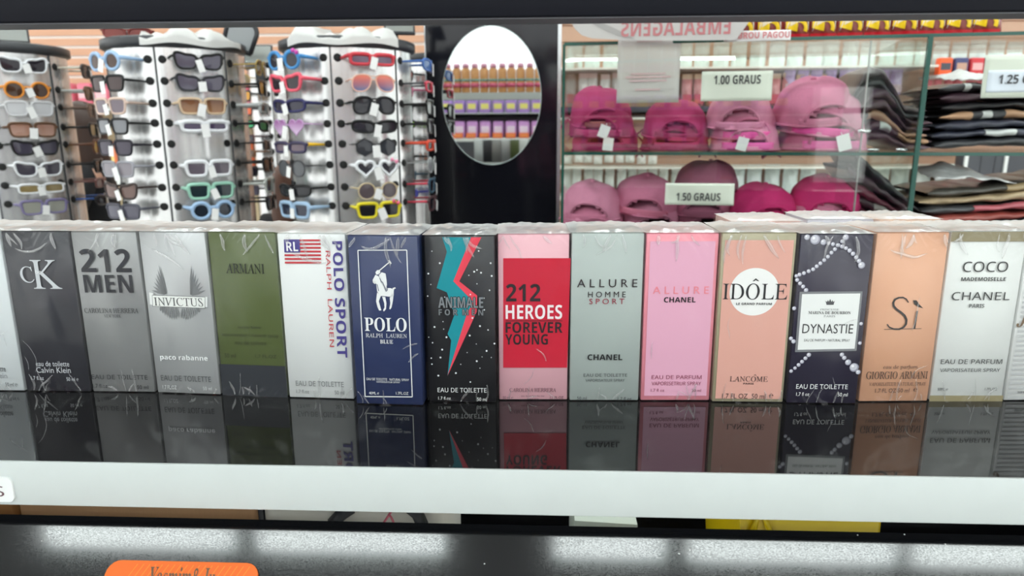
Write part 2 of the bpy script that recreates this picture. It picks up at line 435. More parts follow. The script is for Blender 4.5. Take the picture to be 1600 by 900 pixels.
# ---------------------------------------------------------------- perfume boxes
FILM = film_mat('clear shrink film', 0.024, 0.7, 26, 0.0030, 0.11, width=0.05)
FILM_CR = film_mat('folded film crease', 0.13, 0.35, 1, 0, 0.25, haze=0.03)
FILM_TOP = film_mat('crumpled shrink film', 0.25, 0.75, 46, 0.006, 0.2, width=0.10, haze=0.40)
class Box:
    def __init__(s, label, body, BL, BR, TL, TR, crop, depth=0.055, name='perfume_box', rough=0.35, metal=0.0, top=None):
        a = at_z(*BL, ZS); b = at_z(*BR, ZS)
        ex = (b - a); s.w = ex.length; ex.normalize()
        s.p0, s.ex = a, ex
        s.n = Vector((ex.y, -ex.x, 0))
        zt = [on_plane(*t, a, s.n).z - ZS for t in (TL, TR) if t]
        s.h = sum(zt) / len(zt)
        s.crop = crop
        s.d = depth
        s.root = thing(name, label, 'perfume box', a, math.atan2(ex.y, ex.x), 'perfume boxes standing in a row on the black shelf')
        cb = MB().box(0.0004, s.w - 0.0004, 0.0004, depth, 0.0006, s.h, 0, bev=0.0006, seg=1)
        mats = [mat(label[:40], body, rough, metal)]
        cb.build('carton', mats, s.root)
        s.layers = {}
        s.film(s.w, depth, s.h)
    def film(s, w, d, h):
        e = 0.0009; rnd = random.Random(int(w * 1e7))
        wr = MB()
        ph = [rnd.uniform(0, 6) for _ in range(8)]
        def front(u, v):
            x = -e + (w + 2 * e) * u; z = h * v
            k = math.exp(-((1 - v) / 0.09) ** 2) + math.exp(-((v) / 0.06) ** 2)
            q = 1 - v if v > .5 else v
            a = 0.0010 * k * (abs(math.sin(u * 13 + ph[0] + 26 * q * math.sin(u * 6 + ph[6]))) ** 1.5 + abs(math.sin(60 * q + 5 * math.sin(u * 7 + ph[1]) + ph[7])) ** 2 * .9) * max(0, u * (1 - u) * 4) ** .5
            b = 0.00035 * math.sin(9 * u + 5 * v + ph[2]) * math.sin(7 * v - 4 * u + ph[3])
            return (x, -e - max(0, a + b), z)
        wr.grid(front, 44, 96)
        wr.grid(lambda u, v: (-e, -e + (d + 2 * e) * (1 - u), h * v), 2, 4)
        wr.grid(lambda u, v: (w + e, -e + (d + 2 * e) * u, h * v), 2, 4)
        wr.grid(lambda u, v: (w + e - (w + 2 * e) * u, d + e, h * v), 2, 4)
        s.creases(wr, w, h, rnd)
        wr.build('shrink_film', [FILM, FILM_CR], s.root)
        tp = MB()
        def topf(u, v):
            x = -e + (w + 2 * e) * u; y = -e + (d + 2 * e) * v
            ed = min(1, 8 * min(u, 1 - u, v, 1 - v))
            z = 0.0006 + ed * (0.0007 + 0.0011 * abs(math.sin(11 * u + 4 * v + ph[4]) * math.sin(9 * v - 5 * u + ph[5])) + 0.0008 * abs(math.sin(23 * u - 17 * v + ph[6])))
            return (x, y, h + z)
        tp.grid(topf, 26, 16)
        # folded film tucked along the back and front edges
        tp.build('folded_film_top', FILM_TOP, s.root)
    def creases(s, cr, w, h, rnd):
        def line(x0, z0, ang, ln, r, bend_):
            pts = []; rr = []; k = 9; x, z, a = x0, z0, ang
            for i in range(k):
                t = i / (k - 1)
                if 0.001 < x < w - 0.001 and 0.001 < z < h - 0.0005:
                    pts.append((x, -0.0012 - r * 0.3, z)); rr.append(r * (math.sin(math.pi * (0.08 + 0.9 * t)) ** 0.8 + 0.05))
                x += math.cos(a) * ln / k; z += math.sin(a) * ln / k; a += bend_ / k + rnd.uniform(-.25, .25)
            if len(pts) > 3:
                k0 = len(cr.v); cr.tube(pts, rr, 8, mi=1)
                for i in range(k0, len(cr.v)):
                    p = cr.v[i]; cr.v[i] = (p[0], -0.0012 + (p[1] + 0.0012) * 0.35, p[2])
        for i in range(rnd.randint(4, 6)):
            line(w * rnd.uniform(.08, .92), h - 0.001, math.radians(rnd.uniform(-125, -50)), rnd.uniform(.008, .026), rnd.uniform(.0006, .0017), rnd.uniform(-.9, .9))
        if rnd.random() < .4: line(w * .2, h - rnd.uniform(.006, .014), math.radians(-28), w * .6, .0012, 1.1)
        for i in range(rnd.randint(3, 6)):
            line(w * rnd.uniform(.08, .92), 0.0015, math.radians(rnd.uniform(50, 130)), rnd.uniform(.006, .022), rnd.uniform(.0004, .001), rnd.uniform(-.8, .8))
        for i in range(rnd.randint(0, 2)):
            line(w * rnd.uniform(.1, .9), h * rnd.uniform(.08, .45), math.radians(rnd.uniform(30, 110)), rnd.uniform(.01, .035), rnd.uniform(.0003, .0007), rnd.uniform(-.8, .8))
    def L(s, x, y):
        ox, oy, k = s.crop
        q = on_plane(ox + x / k, oy + y / k, s.p0, s.n) - s.p0
        return q.dot(s.ex), q.z
    def ly(s, key):
        if key not in s.layers: s.layers[key] = (MB(), key)
        return s.layers[key][0]
    def text(s, t, style, bb, colr, turn=False, part='lettering', lift=0.0006):
        x0, y0, x1, y1 = bb
        xm, ym = (x0 + x1) / 2, (y0 + y1) / 2
        a, _ = s.L(x0, ym); b, _ = s.L(x1, ym); _, c = s.L(xm, y1); _, d = s.L(xm, y0)
        put_text(s.ly((part, colr)), t, style, a, b, c, d, -lift, turn=turn)
    def poly(s, pts, colr, part='print', lift=0.0002):
        s.ly((part, colr)).flat([s.L(*p) for p in pts], -lift)
    def rect(s, x0, y0, x1, y1, colr, part='print', lift=0.0002):
        """an upright patch of the face, given by its middle lines"""
        xm, ym = (x0 + x1) / 2, (y0 + y1) / 2
        a, _ = s.L(x0, ym); b, _ = s.L(x1, ym); _, c = s.L(xm, y1); _, d = s.L(xm, y0)
        s.ly((part, colr)).flat([(a, c), (b, c), (b, d), (a, d)], -lift)
    def full(s, u0, u1, v0, v1, colr, part='print', lift=0.0002):
        s.ly((part, colr)).flat([(u0 * s.w, v0 * s.h), (u1 * s.w, v0 * s.h), (u1 * s.w, v1 * s.h), (u0 * s.w, v1 * s.h)], -lift)
    def disc(s, x, y, r, colr, part='print', lift=0.0003, n=28):
        c = s.L(x, y); r2 = abs(s.L(x + r, y)[0] - c[0])
        s.ly((part, colr)).flat([(c[0] + r2 * math.cos(2 * math.pi * i / n), c[1] + r2 * math.sin(2 * math.pi * i / n)) for i in range(n)], -lift)
    def done(s):
        for (part, colr), (mb, _) in s.layers.items():
            mb.build(part, mat('print %d %d %d' % colr, colr, 0.4), s.root)
        return s.root

C1, C2, C3, C4, C5, C6, C7 = (0, 340, 3), (220, 340, 3), (430, 340, 3), (655, 340, 3), (880, 340, 3), (1090, 340, 3), (1330, 330, 2.904)
GR = (78, 80, 82); DK = (45, 45, 50); SIL = (196, 200, 204); WH = (232, 234, 234)

B = Box('plain white perfume box cut off at the left end of the row', (216, 222, 224), (-60, 611), (39, 612), None, (4, 361), C1)
B.text('eau de toilette', 'sans', (-115, 694, 28, 720), GR); B.text('Calvin Klein', 'sans', (-118, 727, 35, 751), (150, 152, 156)); B.text('50 ml \u212e', 'sans', (28, 772, 82, 790), GR)
B.done()
B = Box('charcoal perfume box with a large silver two-letter monogram', (46, 46, 53), (41, 612), (142, 613), (6, 361), (107, 362), C1)
B.text('C', 'serif', (97, 228, 160, 305), SIL, part='monogram'); B.text('K', 'serif', (150, 198, 285, 333), SIL, part='monogram')
B.text('be', 'sans', (168, 243, 196, 262), WH, lift=0.0008)
B.text('eau de toilette', 'sans', (170, 672, 326, 696), SIL); B.text('Calvin Klein', 'sans', (173, 700, 333, 727), SIL)
B.text('1.7 fl.oz', 'sans', (148, 742, 207, 760), SIL); B.text('50 ml \u212e', 'sans', (314, 748, 370, 765), SIL)
B.done()
B = Box('silver grey perfume box with a bold dark number and three-letter word below', (146, 147, 147), (144.5, 613), (243, 614), (110, 362), (217, 362), C1, rough=0.3, metal=0.25)
B.text('212', 'bold', (377, 146, 613, 255), DK); B.text('MEN', 'bold', (395, 268, 624, 351), DK)
B.text('CAROLINA HERRERA', 'serif', (398, 424, 650, 447), DK); B.text('NEW YORK', 'serif', (490, 453, 570, 468), DK)
B.text('EAU DE TOILETTE', 'plain', (432, 736, 693, 757), DK); B.text('1.7 fl.oz', 'sans', (437, 778, 505, 797), DK); B.text('50 ml', 'sans', (645, 785, 697, 803), DK)
B.done()
B = Box('pale silver perfume box with printed wings around a white name band', (178, 180, 181), (245.5, 614.5), (345, 618), (221, 363), (322, 362), C2, depth=0.051, rough=0.3, metal=0.25)
WG = (120, 122, 124)
def feather(x0, y0, x1, y1, wd):
    dx, dy = x1 - x0, y1 - y0; l = math.hypot(dx, dy); nx, ny = -dy / l * wd, dx / l * wd
    B.poly([(x0 - nx * .3, y0 - ny * .3), (x0 + dx * .5 - nx, y0 + dy * .5 - ny), (x1, y1), (x0 + dx * .5 + nx, y0 + dy * .5 + ny), (x0 + nx * .3, y0 + ny * .3)], WG, part='wings', lift=0.0002)
for i in range(7):
    t = i / 6
    feather(120 - 8 * t, 356 + 4 * t, 84 - 34 * t, 222 + 118 * t, 5.5)
    feather(233 + 8 * t, 360 + 4 * t, 238 + 66 * t, 222 + 118 * t if i else 222, 5.5)
for i in range(9):
    t = i / 8
    feather(95 + 75 * t, 416 + 6 * t, 92 + 88 * t, 440 + 42 * math.sin(t * 2.2), 5)
    feather(270 - 75 * t, 424 + 2 * t, 276 - 88 * t, 445 + 36 * math.sin(t * 2.2), 5)
B.poly([(40, 350), (60, 354), (60, 410), (44, 406)], (228, 230, 228), part='name_band', lift=0.0003); B.poly([(296, 370), (313, 372), (313, 420), (298, 418)], (228, 230, 228), part='name_band', lift=0.0003)
B.poly([(54, 362), (303, 371), (303, 425), (56, 416)], (90, 92, 94), part='band_outline', lift=0.00035)
B.poly([(56, 364), (301, 373), (301, 423), (58, 414)], (232, 234, 230), part='name_band', lift=0.0004)
B.text('INVICTUS', 'serif', (65, 375, 292, 414), (70, 70, 74))
B.text('paco rabanne', 'bold', (93, 643, 315, 674), (240, 242, 242)); B.text('EAU DE TOILETTE', 'plain', (97, 741, 330, 766), GR)
B.text('1.7 FL.OZ', 'sans', (105, 785, 170, 803), (215, 217, 217)); B.text('50 ml', 'sans', (293, 792, 335, 808), (215, 217, 217))
B.done()
B = Box('olive green perfume box with a charcoal band along its bottom', (84, 95, 54), (348, 617), (450, 621), (326, 362), (433, 364), C2)
B.full(0.0, 1.0, 0.0, 0.198, (40, 44, 50), part='bottom_band')
BK = (26, 28, 26)
B.text('ARMANI', 'serif', (400, 215, 580, 262), BK); B.text('eau pour homme', 'serif', (458, 505, 565, 523), BK)
B.text('vaporisateur / natural spray', 'sans', (380, 541, 648, 562), (60, 66, 40)); B.text('eau de toilette', 'sans', (443, 576, 590, 595), (60, 66, 40))
B.text('50 ml', 'sans', (395, 636, 445, 655), (60, 66, 40)); B.text('1.7 FL.OZ', 'sans', (538, 642, 637, 657), (60, 66, 40))
B.done()
B = Box('white perfume box with a small striped flag and sideways lettering', (224, 227, 226), (451.5, 622), (554, 625), (435, 364), (543, 366), C3)
RD = (196, 58, 66); NV = (74, 66, 136)
fx0, fy0, fx1, fy1 = 41, 102, 213, 215
for i in range(7):
    a, b = fy0 + (fy1 - fy0) * (2 * i) / 13, fy0 + (fy1 - fy0) * (2 * i + 1) / 13
    B.poly([(fx0 + (a - fy0) * .05, b), (fx1 + (b - fy0) * .03, b), (fx1 + (a - fy0) * .03, a), (fx0 + (a - fy0) * .05, a)], RD, part='flag_stripes', lift=0.0003)
B.poly([(fx0 + 3, fy0 + 61), (118, fy0 + 61), (115, fy0), (fx0, fy0)], NV, part='flag_canton', lift=0.0004)
B.text('RL', 'bold', (53, 113, 108, 157), (240, 240, 240), lift=0.0006)
def side(s, t, style, xt, xb, wd, y0, y1, colr):
    """lettering that reads downwards along the leaning edge of the face"""
    vs, fs = glyphs(t, style)
    B.ly(('lettering', colr)).add([(lambda q: (q[0], -0.0006, q[1]))(B.L(xt + (xb - xt) * u + wd * v, y0 + (y1 - y0) * u)) for u, v in vs], fs)
side(B, 'POLO SPORT', 'bold', 268, 293, 47, 110, 655, NV)
side(B, 'RALPH  LAUREN', 'plain', 237, 257, 21, 155, 605, RD)
B.text('EAU DE TOILETTE', 'plain', (98, 766, 322, 790), (110, 112, 114)); B.text('1.7 fl.oz', 'sans', (100, 805, 160, 822), (130, 132, 134)); B.text('50 ml', 'sans', (280, 810, 325, 828), (130, 132, 134))
B.done()
B = Box('navy blue perfume box with a white line border and a white horse rider emblem', (40, 52, 92), (556.5, 632), (662, 635), (545, 367), (659, 369), C3)
def bar(p, q, wd, colr, part, lift=0.0003):
    dx, dy = q[0] - p[0], q[1] - p[1]; l = math.hypot(dx, dy); nx, ny = -dy / l * wd / 2, dx / l * wd / 2
    B.poly([(p[0] + nx, p[1] + ny), (q[0] + nx, q[1] + ny), (q[0] - nx, q[1] - ny), (p[0] - nx, p[1] - ny)], colr, part, lift)
cs = [(388, 153), (617, 152), (643, 840), (422, 838)]
for i in range(4): bar(cs[i], cs[(i + 1) % 4], 4.5, WH, 'border_line')
EM = 'horse_rider_emblem'
B.poly([(470, 268), (484, 274), (498, 300), (512, 330), (540, 330), (556, 336), (556, 365), (543, 372), (515, 372), (492, 368), (478, 345), (474, 310), (458, 302), (457, 292)], WH, EM)      # horse body, neck and head
B.poly([(462, 296), (472, 300), (468, 312), (458, 304)], WH, EM)
B.poly([(478, 350), (496, 366), (486, 392), (494, 420), (498, 434), (488, 436), (480, 420), (473, 392)], WH, EM)     # foreleg
B.poly([(500, 366), (516, 370), (522, 400), (520, 428), (510, 440), (506, 434), (513, 420), (511, 400)], WH, EM)
B.poly([(536, 368), (556, 356), (552, 390), (546, 420), (540, 430), (535, 428), (540, 400)], WH, EM)                # hind leg
B.poly([(553, 338), (550, 330), (562, 326), (566, 332), (558, 334), (557, 342)], WH, EM)                          # tail
B.poly([(486, 262), (500, 256), (518, 262), (522, 290), (524, 312), (528, 342), (518, 348), (508, 326), (494, 300), (488, 282)], WH, EM)  # rider
B.poly([(470, 256), (478, 246), (490, 245), (494, 256), (488, 266), (474, 267)], WH, EM)
for p_, q_ in (((503, 300), (522, 346)), ((490, 282), (500, 304)), ((486, 266), (496, 258)), ((524, 318), (526, 342)), ((478, 312), (486, 344)), ((498, 368), (540, 372))): bar(p_, q_, 3, (40, 52, 92), 'emblem_lines', 0.0004)
bar((484, 252), (541, 204), 5, WH, EM); bar((532, 200), (544, 216), 6, WH, EM)
B.text('POLO', 'serifb', (420, 468, 617, 533), WH); B.text('RALPH  LAUREN', 'serif', (426, 543, 618, 562), WH); B.text('BLUE', 'serifb', (493, 572, 553, 590), WH)
B.text('EAU DE TOILETTE   NATURAL SPRAY', 'plain', (430, 752, 628, 763), WH); B.text('VAPORISATEUR SPRAY', 'plain', (475, 766, 585, 774), WH)
B.text('40ML \u212e', 'sans', (441, 815, 487, 828), WH); B.text('1.7FL.OZ', 'sans', (567, 816, 625, 829), WH)
B.done()
B = Box('black speckled perfume box with a teal and red lightning bolt', (26, 26, 30), (669.5, 629), (776, 630), (663, 368), (775, 368), C4)
TL_ = (14, 140, 152); RB = (226, 66, 84)
BO = 'lightning_bolt'
B.poly([(108, 92), (243, 92), (160, 298), (252, 392), (222, 460), (133, 740), (150, 575), (133, 545), (165, 455), (130, 350), (82, 330), (130, 160)], TL_, BO)
B.poly([(243, 92), (292, 92), (188, 298), (160, 298)], RB, BO, 0.0003)
B.poly([(160, 298), (188, 298), (272, 365), (270, 432), (222, 460), (252, 392)], RB, BO, 0.0003)
B.poly([(270, 428), (270, 440), (140, 726), (133, 740), (222, 456)], RB, BO, 0.0003)
rs = random.Random(3)
for (x, y) in [(60, 157), (97, 213), (43, 262), (55, 313), (279, 156), (335, 213), (271, 245), (258, 253), (290, 258), (233, 270), (340, 273), (271, 310), (240, 360), (303, 377), (72, 512), (112, 487), (115, 522), (128, 560), (63, 586), (108, 618), (100, 655), (57, 658), (60, 686), (172, 728), (195, 687), (225, 632), (237, 552), (268, 592), (285, 508), (323, 526), (316, 624), (295, 652), (270, 672), (285, 705), (338, 655), (353, 590), (45, 560), (40, 367), (120, 372), (305, 432), (330, 340), (250, 470), (90, 740), (240, 770)]:
    B.disc(x, y, rs.choice((2.6, 3.6, 4.6)), (225, 228, 230), 'white_specks', 0.0004, 8)
GG = (112, 116, 120)
for dx_, dy_ in ((-3, 0), (3, 0), (0, 3), (0, -3)):
    B.text('ANIMALE', 'bold', (90 + dx_, 372 + dy_, 300 + dx_, 422 + dy_), (36, 40, 44), part='lettering_outline', lift=0.0005)
    B.text('F O R  M E N', 'bold', (92 + dx_ * .7, 429 + dy_ * .7, 300 + dx_ * .7, 457 + dy_ * .7), (36, 40, 44), part='lettering_outline', lift=0.0005)
B.text('ANIMALE', 'bold', (90, 372, 300, 422), (128, 132, 136), lift=0.0007); B.text('F O R  M E N', 'bold', (92, 429, 300, 457), (120, 124, 128), lift=0.0007)
B.text('EAU DE TOILETTE', 'plain', (87, 797, 316, 818), WH); B.text('1.7 fl.oz', 'sans', (90, 838, 148, 852), WH); B.text('50 ml', 'sans', (272, 842, 316, 858), WH)
B.done()
B = Box('pale pink perfume box with a large red panel of bold dark and white words', (226, 172, 182), (779, 626), (887, 626), (779, 366), (892, 366), C4)
B.poly([(394, 190), (710, 190), (693, 703), (394, 703)], (198, 28, 54), 'red_panel')
KB = (40, 30, 34)
B.text('212', 'bold', (407, 310, 568, 392), KB); B.text('HEROES', 'bold', (405, 408, 670, 475), (236, 226, 228))
B.rect(405, 482, 672, 485, KB, 'rule_line', 0.0004)
B.text('FOREVER', 'bold', (405, 488, 672, 540), KB); B.text('YOUNG', 'bold', (403, 545, 603, 595), KB)
B.text('CAROLINA HERRERA', 'serif', (424, 798, 641, 816), (90, 50, 60)); B.text('50 ml \u212e', 'sans', (392, 836, 440, 848), (110, 70, 80))
B.text('eau de parfum for her', 'sans', (478, 831, 588, 840), (110, 70, 80)); B.text('natural spray', 'sans', (505, 844, 560, 852), (110, 70, 80)); B.text('1.7 FL.OZ', 'sans', (613, 836, 676, 848), (110, 70, 80))
B.done()
B = Box('grey-green perfume box with thin black capitals and one red word', (170, 180, 176), (889, 627), (998, 627), (893, 364), (1006, 364), C5)
B.text('A L L U R E', 'sans', (65, 288, 347, 326), KB); B.text('H O M M E', 'sans', (116, 346, 292, 373), KB); B.text('S P O R T', 'sans', (122, 379, 286, 405), (150, 40, 60))
B.text('CHANEL', 'bold', (114, 640, 277, 667), (20, 20, 22)); B.text('EAU DE TOILETTE', 'plain', (95, 730, 300, 745), (80, 84, 84)); B.text('VAPORISATEUR SPRAY', 'plain', (104, 755, 287, 768), (80, 84, 84))
B.text('50 ml', 'sans', (65, 838, 110, 852), GR); B.text('1.7 fl oz', 'sans', (255, 840, 320, 855), GR)
B.done()
B = Box('rose pink perfume box with a deeper pink border and faint pink capitals', (232, 142, 156), (1000, 627), (1109, 627), (1008, 364), (1122, 365), C5)
B.full(0.055, 0.945, 0.035, 0.955, (226, 168, 192), 'inner_panel')
B.text('A L L U R E', 'sans', (420, 322, 682, 357), (236, 138, 148)); B.text('CHANEL', 'bold', (472, 372, 620, 397), (24, 20, 24))
MV = (140, 60, 84)
B.text('EAU DE PARFUM', 'plain', (414, 738, 648, 756), MV); B.text('VAPORISETRUR SPRAY', 'plain', (414, 768, 645, 785), MV)
B.text('1.7 fl oz', 'sans', (410, 801, 473, 815), MV); B.text('50 ml', 'sans', (602, 802, 645, 816), MV)
B.done()
B = Box('peach perfume box with a white disc behind its name and an olive border', (168, 160, 132), (1112, 629), (1224, 630), (1128, 364), (1244, 364), C6)
B.full(0.045, 0.955, 0.026, 0.96, (222, 166, 152), 'inner_panel')
B.disc(265, 348, 116, (238, 238, 236), 'white_disc', 0.0003, 48)
B.text('IDOLE', 'serif', (118, 308, 420, 384), (30, 30, 34)); B.poly([(257, 297), (272, 284), (288, 297), (281, 297), (272, 291), (264, 297)], (30, 30, 34), 'lettering_accent', 0.0006)
B.text('LE GRAND PARFUM', 'bold', (180, 398, 347, 409), (50, 50, 54)); B.text('LANCOME', 'serif', (150, 743, 328, 768), (70, 54, 52)); B.poly([(262, 740), (269, 733), (276, 740), (272, 739), (269, 736), (266, 739)], (70, 54, 52), 'lettering_accent', 0.0006)
B.text('PARIS', 'bold', (213, 773, 262, 781), (70, 54, 52)); B.text('1.7 FL OZ  50 ml', 'sans', (114, 824, 317, 847), (70, 54, 52)); B.text('\u212e', 'serifi', (335, 825, 353, 845), (70, 54, 52))
B.done()
B = Box('dark violet perfume box with printed pearl strings around a white label', (43, 39, 58), (1228.5, 631), (1338, 632), (1247, 366), (1363, 366), C6)
PE = (200, 200, 210)
pearls = [(513, 92, 14), (551, 103, 24), (590, 115, 15), (613, 120, 10), (634, 124, 10), (656, 129, 10), (677, 135, 11), (695, 143, 10), (712, 154, 11), (728, 169, 11), (743, 186, 11), (756, 203, 11), (768, 223, 17),
          (694, 92, 15), (677, 111, 10), (660, 129, 10), (643, 148, 10), (627, 164, 10), (610, 183, 10), (593, 199, 10), (575, 214, 10), (558, 228, 10), (541, 242, 10), (520, 251, 10), (498, 260, 10), (477, 267, 10), (462, 273, 9),
          (466, 292, 10), (480, 308, 10), (494, 323, 10), (508, 340, 11), (452, 425, 10), (437, 566, 10), (449, 580, 11), (766, 497, 9), (760, 588, 9), (759, 400, 8),
          (521, 643, 11), (505, 659, 10), (489, 675, 10), (473, 690, 10), (456, 705, 9), (438, 719, 9), (676, 642, 11), (687, 657, 11), (705, 678, 15), (733, 702, 22), (752, 724, 12)]
for x, y, r in pearls:
    B.disc(x, y, r, (150, 150, 166), 'pearl_strings', 0.0002, 14); B.disc(x - r * .1, y - r * .1, r * .78, PE, 'pearl_strings_print', 0.00026, 14); B.disc(x - r * .3, y - r * .3, r * .3, (240, 240, 244), 'pearl_strings_print', 0.00032, 8)
B.poly([(478, 347), (773, 345), (744, 624), (456, 630)], (120, 122, 126), 'label_border', 0.0003); B.poly([(489, 358), (762, 355), (735, 614), (468, 619)], (232, 234, 232), 'label_panel', 0.0004)
B.poly([(603, 408), (600, 396), (597, 390), (605, 394), (610, 386), (614, 394), (620, 380), (626, 394), (631, 386), (634, 394), (642, 390), (639, 396), (636, 408)], (70, 70, 74), 'crown_emblem', 0.0006)
B.text('PRINCESSE', 'serif', (573, 426, 662, 434), GR); B.text('MARINA DE BOURBON', 'serifb', (518, 438, 716, 452), (60, 60, 64)); B.text('PARIS', 'serif', (590, 457, 643, 466), GR)
B.text('DYNASTIE', 'sans', (490, 498, 728, 542), (30, 30, 34)); B.text('EAU DE PARFUM \u2022 NATURAL SPRAY', 'sans', (498, 568, 712, 580), GR)
B.text('EAU DE TOILETTE', 'sans', (461, 780, 703, 802), WH); B.text('1,7 fl oz', 'sans', (461, 818, 522, 837), WH); B.text('50 ml', 'sans', (655, 820, 702, 837), WH)
B.done()
B = Box('apricot perfume box with a large thin black two-letter name', (220, 166, 134), (1341, 629), (1450, 628), (1367, 364), (1487, 363), C7)
K2 = (36, 30, 30)
sp = [(258, 412), (250, 399), (235, 391), (215, 392), (198, 400), (190, 414), (192, 430), (204, 444), (224, 458), (242, 474), (250, 492), (248, 512), (236, 527), (216, 535), (192, 534), (172, 526), (162, 512)]
for i in range(len(sp) - 1):
    wd = 5 + 5 * math.sin(math.pi * i / (len(sp) - 2)); bar(sp[i], sp[i + 1], wd, K2, 'name_lettering', 0.0003 + i * 1e-6); B.disc(*sp[i], wd / 2, K2, 'name_lettering', 0.0003, 10)
bar((299, 452), (286, 534), 7.5, K2, 'name_lettering')
B.poly([(280, 404), (296, 404), (306, 420), (326, 440), (304, 434), (286, 422)], K2, 'name_lettering')
bar((148, 536), (318, 532), 2, K2, 'name_lettering')
B.text('eau de parfum', 'serif', (144, 697, 300, 718), (60, 46, 42)); B.text('GIORGIO ARMANI', 'serif', (67, 726, 345, 760), (44, 34, 32))
B.text('VAPORISATEUR NATURAL SPRAY', 'serif', (80, 775, 337, 791), (90, 66, 58)); B.text('1.7 FL OZ 50 ml', 'sans', (107, 803, 262, 822), (90, 66, 58)); B.text('\u212e', 'serifi', (281, 801, 297, 818), (60, 46, 42))
B.done()
B = Box('white perfume box with narrow gold bands along its top and bottom', (222, 225, 222), (1451.5, 627), (1566, 627), (1488, 362), (1608, 362), C7)
GB = (146, 136, 104)
B.full(0, 1, 0.945, 1.0, GB, 'gold_band'); B.full(0, 1, 0.0, 0.036, GB, 'gold_band')
K3 = (34, 36, 38)
B.text('COCO', 'plain', (505, 228, 710, 275), K3); B.text('MADEMOISELLE', 'bold', (497, 299, 700, 316), K3); B.text('CHANEL', 'plain', (455, 366, 718, 403), K3); B.text('PARIS', 'bold', (533, 420, 602, 437), (70, 72, 74))
B.text('EAU DE PARFUM', 'plain', (405, 671, 683, 692), K3); B.text('VAPORISATEUR SPRAY', 'plain', (401, 712, 673, 728), (70, 72, 74)); B.text('50ML \u212e', 'sans', (390, 800, 437, 813), GR); B.text('1.7FL.OZ', 'sans', (604, 800, 660, 811), GR)
B.done()
B = Box('white ribbed perfume box cut off at the right end of the row', (224, 226, 224), (1568, 627), (1684, 626), (1610, 362), None, C7)
for i in range(34):
    B.full(0.04, 0.96, 0.02 + i * 0.0286, 0.02 + i * 0.0286 + 0.012, (186, 188, 188), 'printed_ribs', 0.0003)
B.text('J', 'serifi', (752, 440, 812, 525), (110, 86, 60)); B.text('50ML', 'sans', (752, 815, 792, 825), GR)
B.done()
# a second row of taller boxes behind the peach, violet and apricot ones
for (bl, br, tl, tr, c, lb) in (((1128, 588), (1232, 588), (1100, 345.5), (1245, 346), (226, 190, 182), 'pale pink perfume box mostly hidden behind the peach box with the white disc'),
                            ((1240, 588), (1340, 588), (1243, 343), (1340, 343), (196, 192, 200), 'grey perfume box mostly hidden behind the violet box with pearls'),
                            ((1348, 588), (1440, 587), (1350, 343), (1445, 343), (230, 196, 176), 'cream perfume box mostly hidden behind the apricot box')):
    B = Box(lb, c, bl, br, None, tr, C6, depth=0.05)
    B.done()
# ---------------------------------------------------------------- rotating sunglasses towers
def brushed():
    m = mat('brushed aluminium', (224, 226, 226), 0.26, metal=0.75, noise=0.35, nscale=9, stretch=(6, 6, 0.10), bump=0.0)
    return m
M_ALU = brushed()
M_SEAM = mat('dark seam', (70, 72, 76), 0.5)
M_HOLE = mat('hole', (10, 10, 12), 0.7)
M_TOPB = mat('charcoal plastic', (52, 54, 58), 0.4)
M_MIR = mat('mirror glass', (225, 232, 230), 0.02, metal=1.0)
M_PAPER = mat('white paper', (236, 236, 236), 0.6)
M_BAGW = mat('white plastic bag', (206, 206, 204), 0.35, bump=0.9, nscale=30)
TW_R = 0.19
HOLE = math.radians(24)
HM = []
def tower_dir(c):
    return math.atan2(CAM.y - c.y, CAM.x - c.x)
def tower(c, ztop, facets, rows, label, R=TW_R, seams=True):
    """c: axis on the floor; facets: world angles; rows: heights"""
    t = thing('sunglasses_tower', label, 'display stand', (c.x, c.y, 0), 0, 'rotating sunglasses towers')
    b = MB()
    n = 60
    prof = [(R, 0.30), (R, ztop)]
    for j in range(n):   # gently fluted wall
        pass
    vs = []; fs = []
    for z in (0.30, ztop):
        for j in range(n):
            a = 2 * math.pi * j / n; r = R * (1 + 0.010 * math.cos(15 * a))
            vs.append((r * math.cos(a), r * math.sin(a), z))
    fs = [(j, (j + 1) % n, n + (j + 1) % n, n + j) for j in range(n)]
    b.add(vs, fs, 0, True)
    b.build('drum', M_ALU, t)
    s = MB(); h = MB()
    step = 2 * math.pi / len(facets)
    for f in facets:
        a = f + step / 2
        s.box(R * 1.0, R * 1.012, -0.0018, 0.0018, 0.3, ztop)
        k = len(s.v) - 8
        for i in range(k, len(s.v)):
            p = Vector(s.v[i]); p.rotate(Matrix.Rotation(a, 3, 'Z')); s.v[i] = tuple(p)
        for z in rows:
            for sg in (-1, 1):
                an = f + sg * HOLE
                if math.cos(an - tower_dir(c)) < -0.05: continue
                if not HM: HM.append(MB().lathe([(0.0112, 0), (0.0112, 0.0018), (0.008, 0.003)], 14).mesh('arm_hole', M_HOLE))
                o = bpy.data.objects.new('arm_hole', HM[0]); COL.objects.link(o); o.parent = t
                o.matrix_local = Matrix.Translation((R * math.cos(an) * 0.999, R * math.sin(an) * 0.999, z)) @ Matrix.Rotation(an, 4, 'Z') @ Matrix.Rotation(math.pi / 2, 4, 'Y')
    s.build('panel_seams', M_SEAM, t)
    MB().lathe([(R + 0.002, ztop - 0.006), (R + 0.013, ztop), (R + 0.013, ztop + 0.022), (R + 0.004, ztop + 0.026)], 40).build('top_plate', M_TOPB, t)
    MB().lathe([(R + 0.05, 0.0), (R + 0.05, 0.03), (0.05, 0.05), (0.05, 0.25), (R, 0.29), (R, 0.31)], 32).build('base', M_TOPB, t)
    return t

